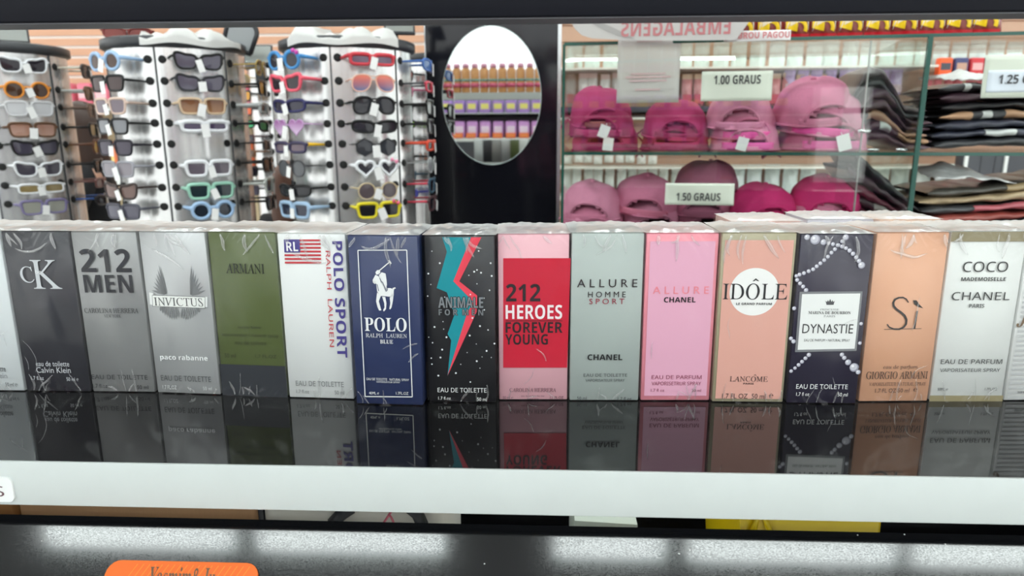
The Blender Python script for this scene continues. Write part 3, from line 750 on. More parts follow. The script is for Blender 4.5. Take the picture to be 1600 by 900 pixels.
# outlines of one lens, about its own middle, x outwards
def outline(kind, n=28):
    out = []
    for i in range(n):
        a = 2 * math.pi * i / n; c, s = math.cos(a), math.sin(a)
        def se(p, wx, hz): return (math.copysign(abs(c) ** (2 / p), c) * wx, math.copysign(abs(s) ** (2 / p), s) * hz)
        if kind == 'round': x, z = se(2.1, 0.0235, 0.0225)
        elif kind == 'square':
            x, z = se(4.5, 0.0265, 0.0205); x *= 1 + 0.12 * z / 0.02
        elif kind == 'rect': x, z = se(4, 0.0275, 0.0135)
        elif kind == 'cat':
            x, z = se(3.2, 0.027, 0.019); z += 0.009 * max(0, x / 0.027) * (0.6 + z / 0.03); x *= 1 + 0.12 * z / 0.02
        elif kind == 'heart':
            x = 0.0255 * math.sin(a) ** 3 * 1.02; z = 0.0017 * (13 * c - 5 * math.cos(2 * a) - 2 * math.cos(3 * a) - math.cos(4 * a)) * 0.9 + 0.002
        elif kind == 'aviator':
            x, z = se(2.5, 0.026, 0.0225); x *= 0.86 + 0.2 * (z + 0.02) / 0.04; x += 0.004 * (-z / 0.02)
        elif kind == 'hex':
            k = 6; aa = (a + math.pi / 6) % (math.pi / 3) - math.pi / 6; r = 0.0245 * math.cos(math.pi / 6) / math.cos(aa); x, z = r * c * 1.06, r * s
        elif kind == 'wrap':
            x, z = se(3, 0.0295, 0.0155); z += 0.002 * x / 0.03
        out.append((x, z))
    return out
_proto = {}
def lens_mat(c, c2=None):
    k = 'lens %s %s' % (c, c2)
    if k in _MC: return _MC[k]
    m = mat(k, c, 0.06, spec=0.4, alpha=0.97)
    if c2:
        nt = m.node_tree; tc = nt.nodes.new('ShaderNodeTexCoord'); sp = nt.nodes.new('ShaderNodeSeparateXYZ'); mr = nt.nodes.new('ShaderNodeMapRange'); mx = nt.nodes.new('ShaderNodeMixRGB')
        mr.inputs[1].default_value = -0.02; mr.inputs[2].default_value = 0.02
        mx.inputs[1].default_value = (*lin(c2), 1); mx.inputs[2].default_value = (*lin(c), 1)
        nt.links.new(tc.outputs['Object'], sp.inputs[0]); nt.links.new(sp.outputs[2], mr.inputs[0]); nt.links.new(mr.outputs[0], mx.inputs[0])
        nt.links.new(mx.outputs[0], nt.nodes['Principled BSDF'].inputs['Base Color'])
    return m
def glasses(label, kind, fc, lc, tc=None, lc2=None, loc=(0, 0, 0), rz=0, th=0.0032, tagon=True, group=None, bow=None, rnd=random, scale=1.0, tlen=0.095):
    t = thing('sunglasses', label, 'sunglasses', loc, rz, group)
    t.scale = (scale,) * 3
    fm = mat('frame %d %d %d' % fc, fc, 0.3, spec=0.35); tm = mat('frame %d %d %d' % (tc or fc), tc or fc, 0.3, spec=0.35)
    ol = outline(kind); cx = 0.0335
    wrapc = 3.2 if kind == 'wrap' else 1.6
    def bend(x): return wrapc * x * x
    f = MB()
    for sg in (-1, 1):
        pts = [(sg * (cx + x), bend(cx + x), z) for x, z in ol]
        f.tube(pts, [th * (1.25 if z > 0 else 1.0) for x, z in ol], 6, closed=True)
    zz = 0.007 if kind != 'heart' else 0.004
    inner = cx - max(-x for x, z in ol)
    f.tube([(-inner - 0.002, bend(inner), zz - 0.001), (-0.004, -0.001, zz + 0.002), (0.004, -0.001, zz + 0.002), (inner + 0.002, bend(inner), zz - 0.001)], th * 0.9, 6)
    if kind == 'aviator': f.tube([(-inner - 0.006, bend(inner), zz + 0.011), (0, -0.001, zz + 0.0115), (inner + 0.006, bend(inner), zz + 0.011)], th * 0.6, 6)
    xo = cx + max(x for x, z in ol); hz = 0.009 if kind != 'cat' else 0.014
    for sg in (-1, 1):
        f.tube([(sg * (xo - 0.002), bend(xo), hz), (sg * (xo + 0.004), bend(xo) + 0.001, hz), (sg * (xo + 0.005), bend(xo) + 0.006, hz)], th * 1.2, 6)
    f.build('frame', fm, t)
    lm = lens_mat(lc, lc2)
    for sg in (-1, 1):
        l = MB(); pts = [(sg * (cx + x * 0.97), z * 0.97) for x, z in ol]
        vs = [(x, bend(x) - 0.0006, z) for x, z in pts] + [(sg * cx, bend(cx) - 0.002, 0)] + [(x, bend(x) + 0.001, z) for x, z in pts]
        n = len(pts)
        l.add(vs, [(i, (i + 1) % n, n) for i in range(n)] + [list(range(n + 1, 2 * n + 1))], 0, True)
        l.build('lens', lm, t)
    for sg in (-1, 1):
        x = sg * (xo + 0.005); y0 = bend(xo) + 0.004
        q = MB(); q.tube([(x, y0, hz), (x * 0.995, y0 + tlen * 0.5, hz - 0.001), (x * 0.965, y0 + tlen, hz - 0.003)], [th * 1.25, th * 0.95, th * 0.75], 6)
        q.build('temple', tm, t)
    if tagon:
        a = rnd.uniform(-0.35, 0.35); w_, h_ = rnd.uniform(0.017, 0.022), rnd.uniform(0.026, 0.036)
        g_ = MB(); g_.box(-w_ / 2, w_ / 2, -0.0075, -0.007, -h_ - 0.002, -0.002)
        g_.xf(Matrix.Translation((rnd.uniform(-0.006, 0.008), -0.001, zz)) @ Matrix.Rotation(a, 4, 'Y'))
        g_.tube([(0, -0.004, zz + 0.001), (0.001, -0.0075, zz - 0.004)], 0.0008, 4)
        g_.build('price_tag', M_PAPER, t)
    if bow:
        bb = MB(); bm_ = mat('bow %d %d %d' % bow, bow, 0.4)
        for sg in (-1, 1):
            bb.lathe([(0.001, 0), (0.0065, 0.006), (0.0045, 0.011)], 8)
            k = len(bb.v) - 24
            for i in range(k, len(bb.v)): bb.v[i] = tuple(Matrix.Rotation(sg * math.pi / 2, 3, 'Y') @ Vector(bb.v[i]))
        bb.xf(Matrix.Translation((cx + 0.016, bend(cx + 0.016) - 0.005, 0.021)) @ Matrix.Rotation(0.4, 4, 'Y'))
        bb.build('bow', bm_, t)
    return t

BLK = (14, 14, 17); GRY = (70, 66, 80); LD = (38, 34, 42); WHT = (228, 230, 234); LBL = (158, 188, 222)
ORD = ['topmost', 'second', 'third', 'fourth', 'fifth', 'sixth', 'seventh', 'eighth']
def fill(c, cang, rows, specs, R, side, tname, scale=1.0, stand=0.062, tlen=0.095):
    for i, sp in enumerate(specs):
        if sp is None: continue
        words, kind, fc, lc = sp[:4]; kw = sp[4] if len(sp) > 4 else {}
        rr = R + stand
        loc = (c.x + rr * math.cos(cang), c.y + rr * math.sin(cang), rows[i])
        glasses('%s, %s %s on the %s' % (words, ORD[i], side, tname), kind, fc, lc, loc=loc, rz=cang + math.pi / 2 + random.uniform(-.05, .05), group='sunglasses on the ' + tname, scale=scale, tlen=tlen, **kw)

def rows_for(c, cang, R, pys, stand=0.06):
    x = c.x + (R + stand) * math.cos(cang); y = c.y + (R + stand) * math.sin(cang)
    return [z_for(x, y, p) for p in pys]
FIVE = [math.radians(60 * k) for k in range(6)]
# leftmost tower
c1 = at_depth(14, 200, 2.32); c1.z = 0
a1 = tower_dir(c1) + math.radians(14)
r1 = rows_for(c1, a1, TW_R, [103, 141, 170, 203, 232, 265, 294, 323])
ztop1 = z_for(c1.x, c1.y - TW_R, 76)
tower(c1, ztop1, [a1 + f for f in FIVE], [z + 0.009 for z in r1], 'silver drum tower of sunglasses cut off by the left edge of the photo')
T1 = 'leftmost tower'
fill(c1, a1, r1, [('white angular sunglasses with dark lenses', 'cat', WHT, LD),
    ('amber orange sunglasses with brown lenses', 'round', (222, 140, 50), (70, 48, 36)),
    ('clear rimmed glasses with pale lenses', 'square', (205, 205, 208), (196, 196, 200)),
    ('brown tortoise sunglasses with rosy brown lenses', 'square', (92, 62, 40), (150, 108, 92), dict(lc2=(178, 140, 124))),
    ('thick black angular sunglasses', 'cat', BLK, GRY),
    ('white cat-eye sunglasses with dark grey lenses', 'cat', WHT, (70, 66, 76)),
    ('white narrow sunglasses with olive lenses', 'rect', WHT, (140, 122, 84)),
    ('lilac patterned sunglasses with grey lenses', 'square', (120, 112, 150), (150, 150, 142), dict(th=0.0036))], TW_R, 'in front', T1)
fill(c1, a1 + FIVE[1], r1, [('cream-armed sunglasses edge on', 'square', (70, 62, 60), LD, dict(tc=(222, 216, 200))),
    ('silver-armed brown sunglasses edge on', 'square', (120, 90, 70), (90, 66, 54), dict(tc=(200, 204, 200))),
    ('brown sunglasses edge on', 'square', (120, 98, 86), (90, 76, 70)),
    ('black sunglasses with gold trim edge on', 'square', BLK, (170, 150, 110)),
    ('brown sunglasses with a yellow hinge edge on', 'round', (110, 70, 50), (200, 160, 60)),
    ('black sunglasses edge on', 'square', BLK, LD),
    ('dull red sunglasses edge on', 'rect', (120, 80, 76), (170, 150, 150)),
    ('blue-armed sunglasses edge on', 'wrap', (40, 40, 46), LD, dict(tc=(56, 90, 156)))], TW_R, 'on the right', T1)
# middle tower
c2 = at_depth(287, 200, 2.2); c2.z = 0
a2 = tower_dir(c2) + math.radians(13)
r2 = rows_for(c2, a2, TW_R, [97, 131, 166, 197, 230, 263, 298, 328])
ztop2 = z_for(c2.x, c2.y - TW_R, 70)
tower(c2, ztop2, [a2 + f for f in FIVE], [z + 0.009 for z in r2], 'silver drum tower of sunglasses with a white bag on top, between two others')
T2 = 'middle tower'
fill(c2, a2, r2, [('heavy black angular sunglasses', 'cat', BLK, (88, 84, 98)),
    ('black cat-eye sunglasses', 'cat', (40, 40, 46), (92, 88, 102)),
    ('tan rimmed sunglasses with brown fading lenses', 'square', (206, 180, 150), (96, 58, 40), dict(lc2=(160, 118, 84))),
    ('white sunglasses with narrow purple lenses', 'rect', WHT, (74, 62, 88), dict(th=0.0055)),
    None,
    ('chunky white sunglasses with plum lenses', 'square', WHT, (98, 90, 100), dict(th=0.005)),
    ('mint green sunglasses with dark lenses', 'square', (150, 200, 180), (36, 48, 54), dict(th=0.0045)),
    ('light blue sunglasses with dark lenses', 'round', LBL, (36, 42, 52), dict(th=0.005))], TW_R, 'in front', T2)
fill(c2, a2 - FIVE[1], r2, [('light blue round sunglasses with brown lenses', 'round', LBL, (80, 62, 56), dict(th=0.0045)),
    ('black sunglasses with brown lenses', 'square', BLK, (76, 62, 62)),
    ('beige pink sunglasses', 'square', (216, 190, 176), (120, 108, 118), dict(tc=(180, 156, 144))),
    ('black browline sunglasses with clear lenses', 'square', BLK, (130, 132, 138)),
    ('black and violet sunglasses', 'square', (34, 30, 42), (74, 68, 82)),
    ('smoky clear sunglasses', 'square', (150, 150, 158), (140, 134, 142)),
    ('brown cat-eye sunglasses', 'cat', (56, 44, 42), (110, 86, 80)),
    ('dark grey square sunglasses', 'square', (74, 74, 86), (88, 86, 100))], TW_R, 'on the left', T2)
fill(c2, a2 + FIVE[1], r2, [('gold wire sunglasses edge on', 'aviator', (176, 150, 84), (120, 100, 60), dict(th=0.002)),
    ('black sunglasses with yellow lenses edge on', 'square', BLK, (222, 160, 40)),
    ('white-armed sunglasses edge on', 'rect', (210, 214, 214), LD, dict(th=0.005)),
    ('black sunglasses with a green flash edge on', 'wrap', BLK, (80, 150, 90)),
    ('slim black sunglasses edge on', 'rect', BLK, LD, dict(th=0.002)),
    ('black sunglasses with brown hinges edge on', 'square', BLK, (120, 80, 50)),
    ('pale grey sunglasses edge on', 'square', (206, 210, 204), LD, dict(th=0.004)),
    ('plain black sunglasses edge on', 'square', BLK, (60, 60, 66))], TW_R, 'on the right', T2)
# right tower
c3 = at_depth(550, 200, 2.2); c3.z = 0
a3 = tower_dir(c3) + math.radians(15)
r3 = rows_for(c3, a3, TW_R, [93, 130, 165, 198, 230, 263, 298, 328])
ztop3 = z_for(c3.x, c3.y - TW_R, 70)
tower(c3, ztop3, [a3 + f for f in FIVE], [z + 0.009 for z in r3], 'silver drum tower of sunglasses next to the black mirror column')
T3 = 'column-side tower'
fill(c3, a3, r3, [('red sunglasses with a crooked white tag', 'rect', (200, 60, 72), (110, 92, 112), dict(th=0.0048)),
    ('orange topped sunglasses with blue fading lenses', 'aviator', (232, 180, 160), (232, 122, 96), dict(lc2=(90, 110, 150), th=0.0018, tagon=False)),
    ('black half-round sunglasses', 'aviator', BLK, (50, 50, 56)),
    ('black narrow sunglasses', 'wrap', BLK, (44, 44, 50)),
    ('black six-sided wire sunglasses', 'hex', (40, 40, 44), (56, 58, 64), dict(th=0.0018)),
    ('white heart-shaped sunglasses with a pink bow', 'heart', WHT, (60, 58, 66), dict(th=0.0045, bow=(228, 140, 170))),
    ('thin beige wire sunglasses with brown lenses', 'round', (205, 186, 150), (90, 80, 84), dict(th=0.0018)),
    ('yellow sunglasses with a pink bow', 'square', (226, 210, 40), (34, 34, 38), dict(th=0.0042, bow=(224, 90, 120)))], TW_R, 'in front', T3)
fill(c3, a3 - FIVE[1], r3, [('blue round sunglasses with a magenta bow', 'round', (70, 140, 200), (54, 52, 58), dict(th=0.0045, bow=(206, 70, 170))),
    ('coral pink cat-eye sunglasses', 'cat', (232, 92, 112), (52, 44, 50), dict(th=0.0045)),
    ('navy sports sunglasses', 'wrap', (44, 44, 92), (60, 58, 72), dict(th=0.004)),
    ('purple fading frameless sunglasses', 'heart', (190, 150, 196), (150, 80, 150), dict(lc2=(214, 190, 220), th=0.0016)),
    ('dark violet sunglasses with yellow arms', 'rect', (60, 54, 84), (110, 94, 106), dict(tc=(240, 190, 40), th=0.004)),
    ('round black wire sunglasses', 'round', (50, 50, 54), (90, 92, 96), dict(th=0.0018)),
    ('black wraparound sunglasses', 'wrap', BLK, (44, 44, 48)),
    ('pale blue square sunglasses', 'square', (160, 188, 216), (44, 48, 64), dict(th=0.005))], TW_R, 'on the left', T3)
fill(c3, a3 + FIVE[1], r3, [('blue-armed mirrored sunglasses edge on', 'wrap', (70, 110, 180), (90, 120, 170)),
    ('red sunglasses with thin arms edge on', 'rect', (206, 56, 80), (60, 40, 46), dict(tc=(80, 80, 84))),
    ('black sunglasses with bright lenses edge on', 'square', BLK, (170, 172, 172)),
    ('all black sunglasses edge on', 'square', BLK, LD),
    ('orange-red sunglasses edge on', 'rect', (232, 84, 58), LD, dict(th=0.004)),
    ('clear grey sunglasses edge on', 'round', (170, 174, 174), (130, 130, 136), dict(th=0.002)),
    ('red-armed teal sunglasses edge on', 'square', (54, 84, 104), LD, dict(tc=(206, 62, 84))),
    ('red-armed brown sunglasses edge on', 'square', (80, 50, 56), LD, dict(tc=(206, 62, 84)))], TW_R, 'on the right', T3)
# two more towers farther back, seen between and beside the near ones
def far_tower(px, dep, ytop, pys, lab, tname, ang, cols):
    c = at_depth(px, 200, dep); c.z = 0
    a = tower_dir(c) + math.radians(ang)
    rr = rows_for(c, tower_dir(c), TW_R, pys)
    tower(c, z_for(c.x, c.y - TW_R, ytop), [a + f for f in FIVE], [z + 0.009 for z in rr], lab)
    fill(c, a, rr, cols, TW_R, 'on the left', tname)
    return c
c4 = far_tower(462, 3.3, 104, [124, 149, 172, 194, 216, 240, 268, 298], 'silver sunglasses tower farther back between the middle tower and the right one', 'far tower', -58,
    [('gold framed sunglasses', 'aviator', (170, 140, 70), (120, 100, 60), dict(th=0.002)), ('black sunglasses with amber lenses', 'square', BLK, (226, 158, 40)),
     ('dark sunglasses with an orange tab', 'square', (60, 50, 60), (230, 100, 50)), ('rainbow lens sunglasses', 'wrap', BLK, (90, 200, 140)),
     ('black and maroon sunglasses', 'rect', (80, 40, 50), LD), ('brown framed sunglasses', 'rect', (130, 86, 54), (110, 80, 60)),
     ('dull black sunglasses', 'square', BLK, LD), ('grey-violet sunglasses', 'square', (60, 56, 66), (90, 86, 100))])
c5 = far_tower(704, 3.1, 92, [118, 143, 168, 194, 220, 248, 276, 304], 'silver sunglasses tower half hidden behind the black mirror column', 'half-hidden tower', -50,
    [('black and orange sunglasses', 'square', BLK, (226, 90, 60)), ('dark pink rimmed sunglasses', 'square', (220, 110, 150), LD),
     ('black sunglasses with a white tag', 'square', BLK, LD), ('black and neon green sunglasses', 'wrap', BLK, (150, 220, 40)),
     ('grey square sunglasses', 'square', (120, 122, 124), LD), ('black sunglasses with an orange lens', 'round', BLK, (226, 120, 50)),
     ('dark teal sunglasses', 'square', (60, 90, 110), LD), ('violet blue sunglasses', 'wrap', (80, 80, 190), (110, 110, 210))])

# bags, mirrors and loose pieces on top of the towers
def top_mirror(name, label, c, zt, px, py0, py1, wpx, tilt, dep, off=0.0):
    """small tilting mirror on a post that stands on a tower"""
    m = thing(name, label, 'mirror', (0, 0, 0))
    p = at_depth(px, (py0 + py1) / 2, dep); q = at_depth(px + wpx / 2, (py0 + py1) / 2, dep)
    w_ = (q - p).length; h_ = (at_depth(px, py0, dep) - at_depth(px, py1, dep)).length / 2
    m.location = p; a = math.atan2(CAM.y - p.y, CAM.x - p.x); m.rotation_euler = (0, 0, a + math.pi / 2 + off)
    T = Matrix.Rotation(tilt, 4, 'X')
    MB().box(-w_, w_, 0, 0.012, -h_, h_, bev=0.003).xf(T).build('mirror_frame', M_TOPB, m)
    MB().box(-w_ + 0.006, w_ - 0.006, -0.002, 0.0, -h_ + 0.006, h_ - 0.006).xf(T).build('mirror_glass', M_MIR, m)
    return m, p, w_, h_
m, p, w_, h_ = top_mirror('tower_mirror', 'rectangular tilting mirror on the leftmost tower', c1, ztop1, 6, 40, 66, 66, -0.25, 2.25)
MB().box(-0.075, 0.075, 0.004, 0.02, ztop1 + 0.026 - p.z, -h_ * 0.9, bev=0.004).build('mirror_stand', M_TOPB, m)
m, p, w_, h_ = top_mirror('tower_mirror', 'small mirror above the left rim of the middle tower', c2, ztop2, 186, 24, 52, 42, -0.3, 2.22)
MB().box(0.0, 0.03, 0.004, 0.02, ztop2 + 0.026 - p.z, -h_ * 0.6, bev=0.004).build('mirror_stand', M_TOPB, m)
m, p, w_, h_ = top_mirror('tower_mirror', 'small mirror above the right rim of the tower beside the black column', c3, ztop3, 624, 26, 54, 48, -0.5, 2.25)
MB().box(-0.035, -0.005, 0.004, 0.02, ztop3 + 0.026 - p.z, -h_ * 0.6, bev=0.004).build('mirror_stand', M_TOPB, m)
m, p, w_, h_ = top_mirror('tower_mirror', 'slanted framed mirror on the tower farther back', c4, 1.5, 403, 70, 100, 44, -0.2, 3.0, off=-0.25)
MB().box(-0.02, 0.02, 0.004, 0.02, -0.12, -h_ * 0.4, bev=0.004).build('mirror_stand', M_TOPB, m)
# round-backed dark mirror leaning on the middle tower
m = thing('hand_mirror', 'dark round-topped mirror leaning at the right of the middle tower top', 'mirror', at_depth(374, 62, 2.2)); m.rotation_euler = (0, 0.35, 0.2)
rg = MB(); pts = [(0.045 * math.cos(math.pi * i / 12), 0, 0.03 + 0.035 * math.sin(math.pi * i / 12)) for i in range(13)]
rg.tube([(0.042, 0, -0.03)] + pts + [(-0.042, 0, -0.03)], 0.0075, 8); rg.tube([(-0.045, 0, -0.03), (0.045, 0, -0.03)], 0.0075, 8); rg.build('mirror_frame', M_TOPB, m)
MB().prism([(p[0] * .9, p[2] * .95) for p in pts] + [(-0.04, -0.028), (0.04, -0.028)], -0.002, 0.004).build('mirror_glass', mat('dull mirror back', (150, 154, 156), 0.4), m)
def plastic(label, c, zt, a0, a1, seed):
    """crumpled white bag draped over a tower's rim"""
    rn = random.Random(seed); ph = [rn.uniform(0, 6) for _ in range(6)]
    r = TW_R + 0.016
    mb = MB()
    def fn(u, v):
        a = a0 + (a1 - a0) * u
        cr = 0.030 * abs(math.sin(7 * u + ph[0]) * math.sin(4 * u + ph[1])) ** 1.3 + 0.010 * abs(math.sin(19 * u + ph[2] + 4 * v))
        if v < 0.35: rr = r + 0.002 + 0.003 * math.sin(17 * u + ph[4]); z = zt + 0.002 + 0.004 * math.sin(11 * u + ph[5]) + (0.012 + 0.5 * cr) * v / 0.35
        else:
            k = (v - 0.35) / 0.65; rr = r * (1 - 0.75 * k); z = zt + 0.014 + 0.5 * cr + (cr * 0.6 + 0.014 * math.sin(math.pi * min(1, k * 1.6)) * (0.5 + 0.5 * math.sin(3.1 * u + ph[3]))) * (1 if k < 1 else 0.3)
        return (rr * math.cos(a), rr * math.sin(a), z)
    mb.grid(fn, 30, 12)
    o = mb.build('plastic_bag', M_BAGW); o.location = (c.x, c.y, 0)
    return tag(o, label, 'plastic bag')
plastic('crumpled white plastic bag on top of the middle tower', c2, ztop2, tower_dir(c2) - 0.45, tower_dir(c2) + 1.05, 2)
plastic('crumpled white plastic bag on top of the tower beside the black column', c3, ztop3, tower_dir(c3) - 0.95, tower_dir(c3) + 0.75, 5)
o = glasses('folded reddish sunglasses lying on top of the middle tower', 'wrap', (120, 50, 46), (130, 60, 54), loc=(c2.x - 0.1, c2.y - 0.08, ztop2 + 0.046), rz=0.4, tagon=False)

# ---------------------------------------------------------------- black column with the oval mirror
QM = at_depth(768, 151, 2.38)
tgt_box = [o for o in SC.objects if o.get('label', '').startswith('olive green perfume')][0]
TG = tgt_box.matrix_basis @ Vector((0.026, 0.055, 0.131))
n_ = Vector((0, -1, 0)); dv = ray(804, 218).normalized()
for _ in range(30):
    q = CAM + dv * ((QM - CAM).dot(n_) / dv.dot(n_))
    n_ = ((TG - q).normalized() - dv).normalized()
NT = n_.copy()
n_.z = 0; n_.normalize()
ca = math.atan2(n_.y, n_.x) + math.pi / 2
cxl = Vector((math.cos(ca), math.sin(ca), 0))
pl = on_plane(667, 200, QM - n_ * 0.006, n_); pr = on_plane(876, 200, QM - n_ * 0.006, n_)
cw = (pr - pl).length; mid = (pl + pr) / 2
col = thing('mirror_column', 'glossy black square column with metal corner strips holding the oval mirror', 'column', (mid.x, mid.y, 0), ca)
MB().box(-cw / 2 + 0.004, cw / 2 - 0.012, 0, cw * 0.8, 0, 3.6, bev=0.002, seg=1).build('shaft', mat('black gloss panel', (22, 23, 30), 0.16, spec=0.5, bump=0.05, nscale=5), col)
M_STEEL = mat('polished steel strip', (200, 204, 206), 0.25, metal=0.9)
MB().box(cw / 2 - 0.012, cw / 2, -0.002, 0.012, 0, 3.6).build('corner_strip', M_STEEL, col)
MB().box(-cw / 2, -cw / 2 + 0.004, -0.002, 0.012, 0, 3.6).build('corner_strip', M_STEEL, col)
u0 = (QM - Vector((mid.x, mid.y, 0))).dot(cxl)
rx = (on_plane(845, 151, QM, n_) - on_plane(691, 151, QM, n_)).length / 2
rz_ = (on_plane(768, 43, QM, n_) - on_plane(768, 260, QM, n_)).length / 2
om = thing('oval_mirror', 'tall oval frameless mirror fixed to the black column', 'mirror', QM, ca)
# the mirror hangs on its adhesive pads with the small tilt its reflection shows
tl = math.asin(max(-1, min(1, NT.z)))
ov = [(rx * math.cos(2 * math.pi * i / 72), rz_ * math.sin(2 * math.pi * i / 72)) for i in range(72)]
TM = Matrix.Rotation(-tl, 4, 'X')
MB().prism(ov, 0.0, 0.004, 0).xf(TM).build('glass', M_MIR, om)
rim = MB(); rim.tube([(p[0], 0.001, p[1]) for p in ov], 0.0016, 6, closed=True); rim.xf(TM).build('bevelled_rim', mat('bevel glass', (190, 205, 205), 0.1, metal=0.6), om)

# ---------------------------------------------------------------- what the mirror shows: bottles over the gondola and the aisle opposite
M_BOT = mat('amber bottle', (206, 148, 92), 0.3); M_BOTL = mat('pink label', (214, 96, 130), 0.4); M_TEAL = mat('teal label band', (110, 170, 165), 0.4); M_CAP = mat('pink bottle cap', (232, 170, 200), 0.35)
bt = thing('bottle', 'amber bottle with pink cap on the upper shelf, seen only in the oval mirror', 'bottle', (-0.95, 0.06, 1.505), 0, 'bottles on the upper gondola shelf')
MB().lathe([(0.0245, 0), (0.0265, 0.006), (0.0265, 0.13), (0.018, 0.14), (0.011, 0.144)], 16).build('body', M_BOT, bt)
MB().lathe([(0.027, 0.03), (0.027, 0.055)], 16).build('label_band', M_BOTL, bt)
MB().lathe([(0.027, 0.066), (0.027, 0.078)], 16).build('label_band', M_TEAL, bt)
MB().lathe([(0.019, 0.142), (0.019, 0.162), (0.012, 0.168)], 12).build('bottle_cap', M_CAP, bt)
for i in range(1, 28):
    dup(bt, (-0.95 + 0.0545 * i, 0.06 + random.uniform(-.004, .004), 1.505), rz=random.uniform(0, 6))
op = thing('opposite_shelf', 'white shelving across the aisle behind the photographer, seen in the oval mirror', 'shelf', (-0.4, -2.1, 0))
for z in (0.3, 0.75, 1.2, 1.42):
    MB().box(-1.4, 1.4, -0.3, 0.0, z - 0.03, z).build('shelf_board', M_WHITE, op)
MB().box(-1.4, 1.4, -0.33, -0.3, 0, 1.6).build('back_panel', mat('grey back panel', (120, 120, 126), 0.6), op)
for s in (-1.41, 1.39): MB().box(s, s + 0.02, -0.33, 0, 0, 1.6).build('side_panel', M_WHITE, op)
def pack(name, label, cat, w_, d_, h_, c_, c2_, loc, group, rz=0):
    t = thing(name, label, cat, loc, rz, group)
    MB().box(-w_ / 2, w_ / 2, -d_ / 2, d_ / 2, 0, h_, bev=min(w_, d_, h_) * 0.18).build('body', mat('pack %d %d %d' % c_, c_, 0.35, bump=0.3, nscale=25), t)
    MB().box(-w_ * 0.36, w_ * 0.36, -d_ / 2 - 0.001, d_ / 2 + 0.001, h_ * 0.3, h_ * 0.7).build('label_patch', mat('pack %d %d %d' % c2_, c2_, 0.4), t)
    return t
pp = None
for k, (z, h_, cA, cB, nm_) in enumerate(((1.42, 0.12, (170, 130, 205), (230, 220, 120), 'lilac pack on the upper opposite shelf seen in the oval mirror'), (1.2, 0.15, (206, 150, 214), (240, 220, 240), 'violet pack on the middle opposite shelf seen in the oval mirror'), (0.75, 0.2, (90, 140, 190), (230, 230, 230), 'blue pack on the low opposite shelf seen in the oval mirror'))):
    pp = pack('product_pack', nm_, 'pack', 0.1, 0.12, h_, cA, cB, (-1.7, -2.2, z), 'packs on the opposite shelf ' + str(['upper', 'middle', 'low'][k]))
    for i in range(1, 22): dup(pp, (-1.7 + 0.118 * i, -2.2 + random.uniform(-.01, .01), z))
tg_ = pack('price_card', 'orange price card on the opposite shelf edge seen in the oval mirror', 'price card', 0.09, 0.006, 0.045, (236, 110, 50), (240, 150, 90), (-1.6, -2.09, 1.2), 'price cards on the opposite shelf')
for i in range(1, 18): dup(tg_, (-1.6 + 0.12 * i, -2.09, 1.2))
# ---------------------------------------------------------------- glass display case on the right
ev = Vector((math.cos(math.radians(7.2)), -math.sin(math.radians(7.2)), 0)); iv = Vector((-ev.y, ev.x, 0))
CA = math.atan2(ev.y, ev.x)
P0 = at_depth(880, 200, 1.8); P0.z = 0
def cs(px, py, t=0.0):
    """(s, z) where the sight line through a place in the photo meets the case's plane t behind its front"""
    q = on_plane(px, py, P0 + iv * t, iv) - P0
    return q.dot(ev), q.z
ZTOP = cs(1160, 60)[1]; ZSH = cs(1160, 238)[1]; ZLO = cs(1000, 376)[1]; SDIV = cs(1437, 200)[0]; SEND = 1.35; DEP = 0.42
GLASS = film_mat('clear glass pane', 0.035, 0.6, 1, 0, 0.01, tint=(0.97, 0.985, 0.975))
M_GEDGE = mat('green glass edge', (34, 84, 74), 0.15)
M_CLIP = mat('chrome clip', (215, 218, 220), 0.15, metal=1.0)
case = thing('glass_display_case', 'glass shop counter case with green glass edges and two shelves of pink caps and jeans', 'display case', P0, CA)
MB().box(0, SEND, 0, DEP, 0.0, ZLO - 0.012, bev=0.003, seg=1).build('base_cabinet', M_BLACK, case)
for nm_, z in (('lower_shelf', ZLO), ('middle_shelf', ZSH), ('top_pane', ZTOP)):
    sh = MB().box(0.002, SEND, 0.002, DEP, z - 0.007, z).build(nm_, GLASS, case)
    MB().box(0.0, SEND, -0.001, 0.002, z - 0.0075, z + 0.0005).build('glass_edge', M_GEDGE, sh)
fpn = MB().box(0.004, SDIV - 0.006, -0.008, -0.0045, ZLO - 0.01, ZTOP - 0.012).build('front_pane', GLASS, case)
sp_ = MB().box(-0.003, 0.003, 0.0, DEP, ZLO, ZTOP - 0.008).build('side_pane', GLASS, case)
MB().box(-0.0035, 0.0035, -0.002, 0.0, ZLO, ZTOP - 0.004).build('glass_edge', M_GEDGE, sp_)
dv_ = MB().box(SDIV - 0.004, SDIV + 0.004, 0.004, DEP, ZLO, ZTOP - 0.008).build('divider_pane', GLASS, case)
MB().box(SDIV - 0.0055, SDIV + 0.0055, -0.003, 0.004, ZLO, ZTOP - 0.004).build('glass_edge', M_GEDGE, dv_)
sk = cs(1346, 200, 0.02)[0]
sd = MB().box(SDIV - 0.17, SDIV - 0.012, 0.012, 0.016, ZLO + 0.002, ZTOP - 0.01).build('sliding_pane', GLASS, case)
M_GE2 = mat('pale glass edge', (170, 176, 172), 0.2)
MB().box(sk - 0.0012, sk + 0.0012, 0.010, 0.018, ZLO + 0.002, ZTOP - 0.01).build('glass_edge', M_GE2, sd)
cz = cs(1348, 205, 0.0)[1]
MB().tube([(sk - 0.012, 0.004, cz), (sk + 0.016, 0.004, cz)], 0.005, 10).build('chrome_clip', M_CLIP, case)
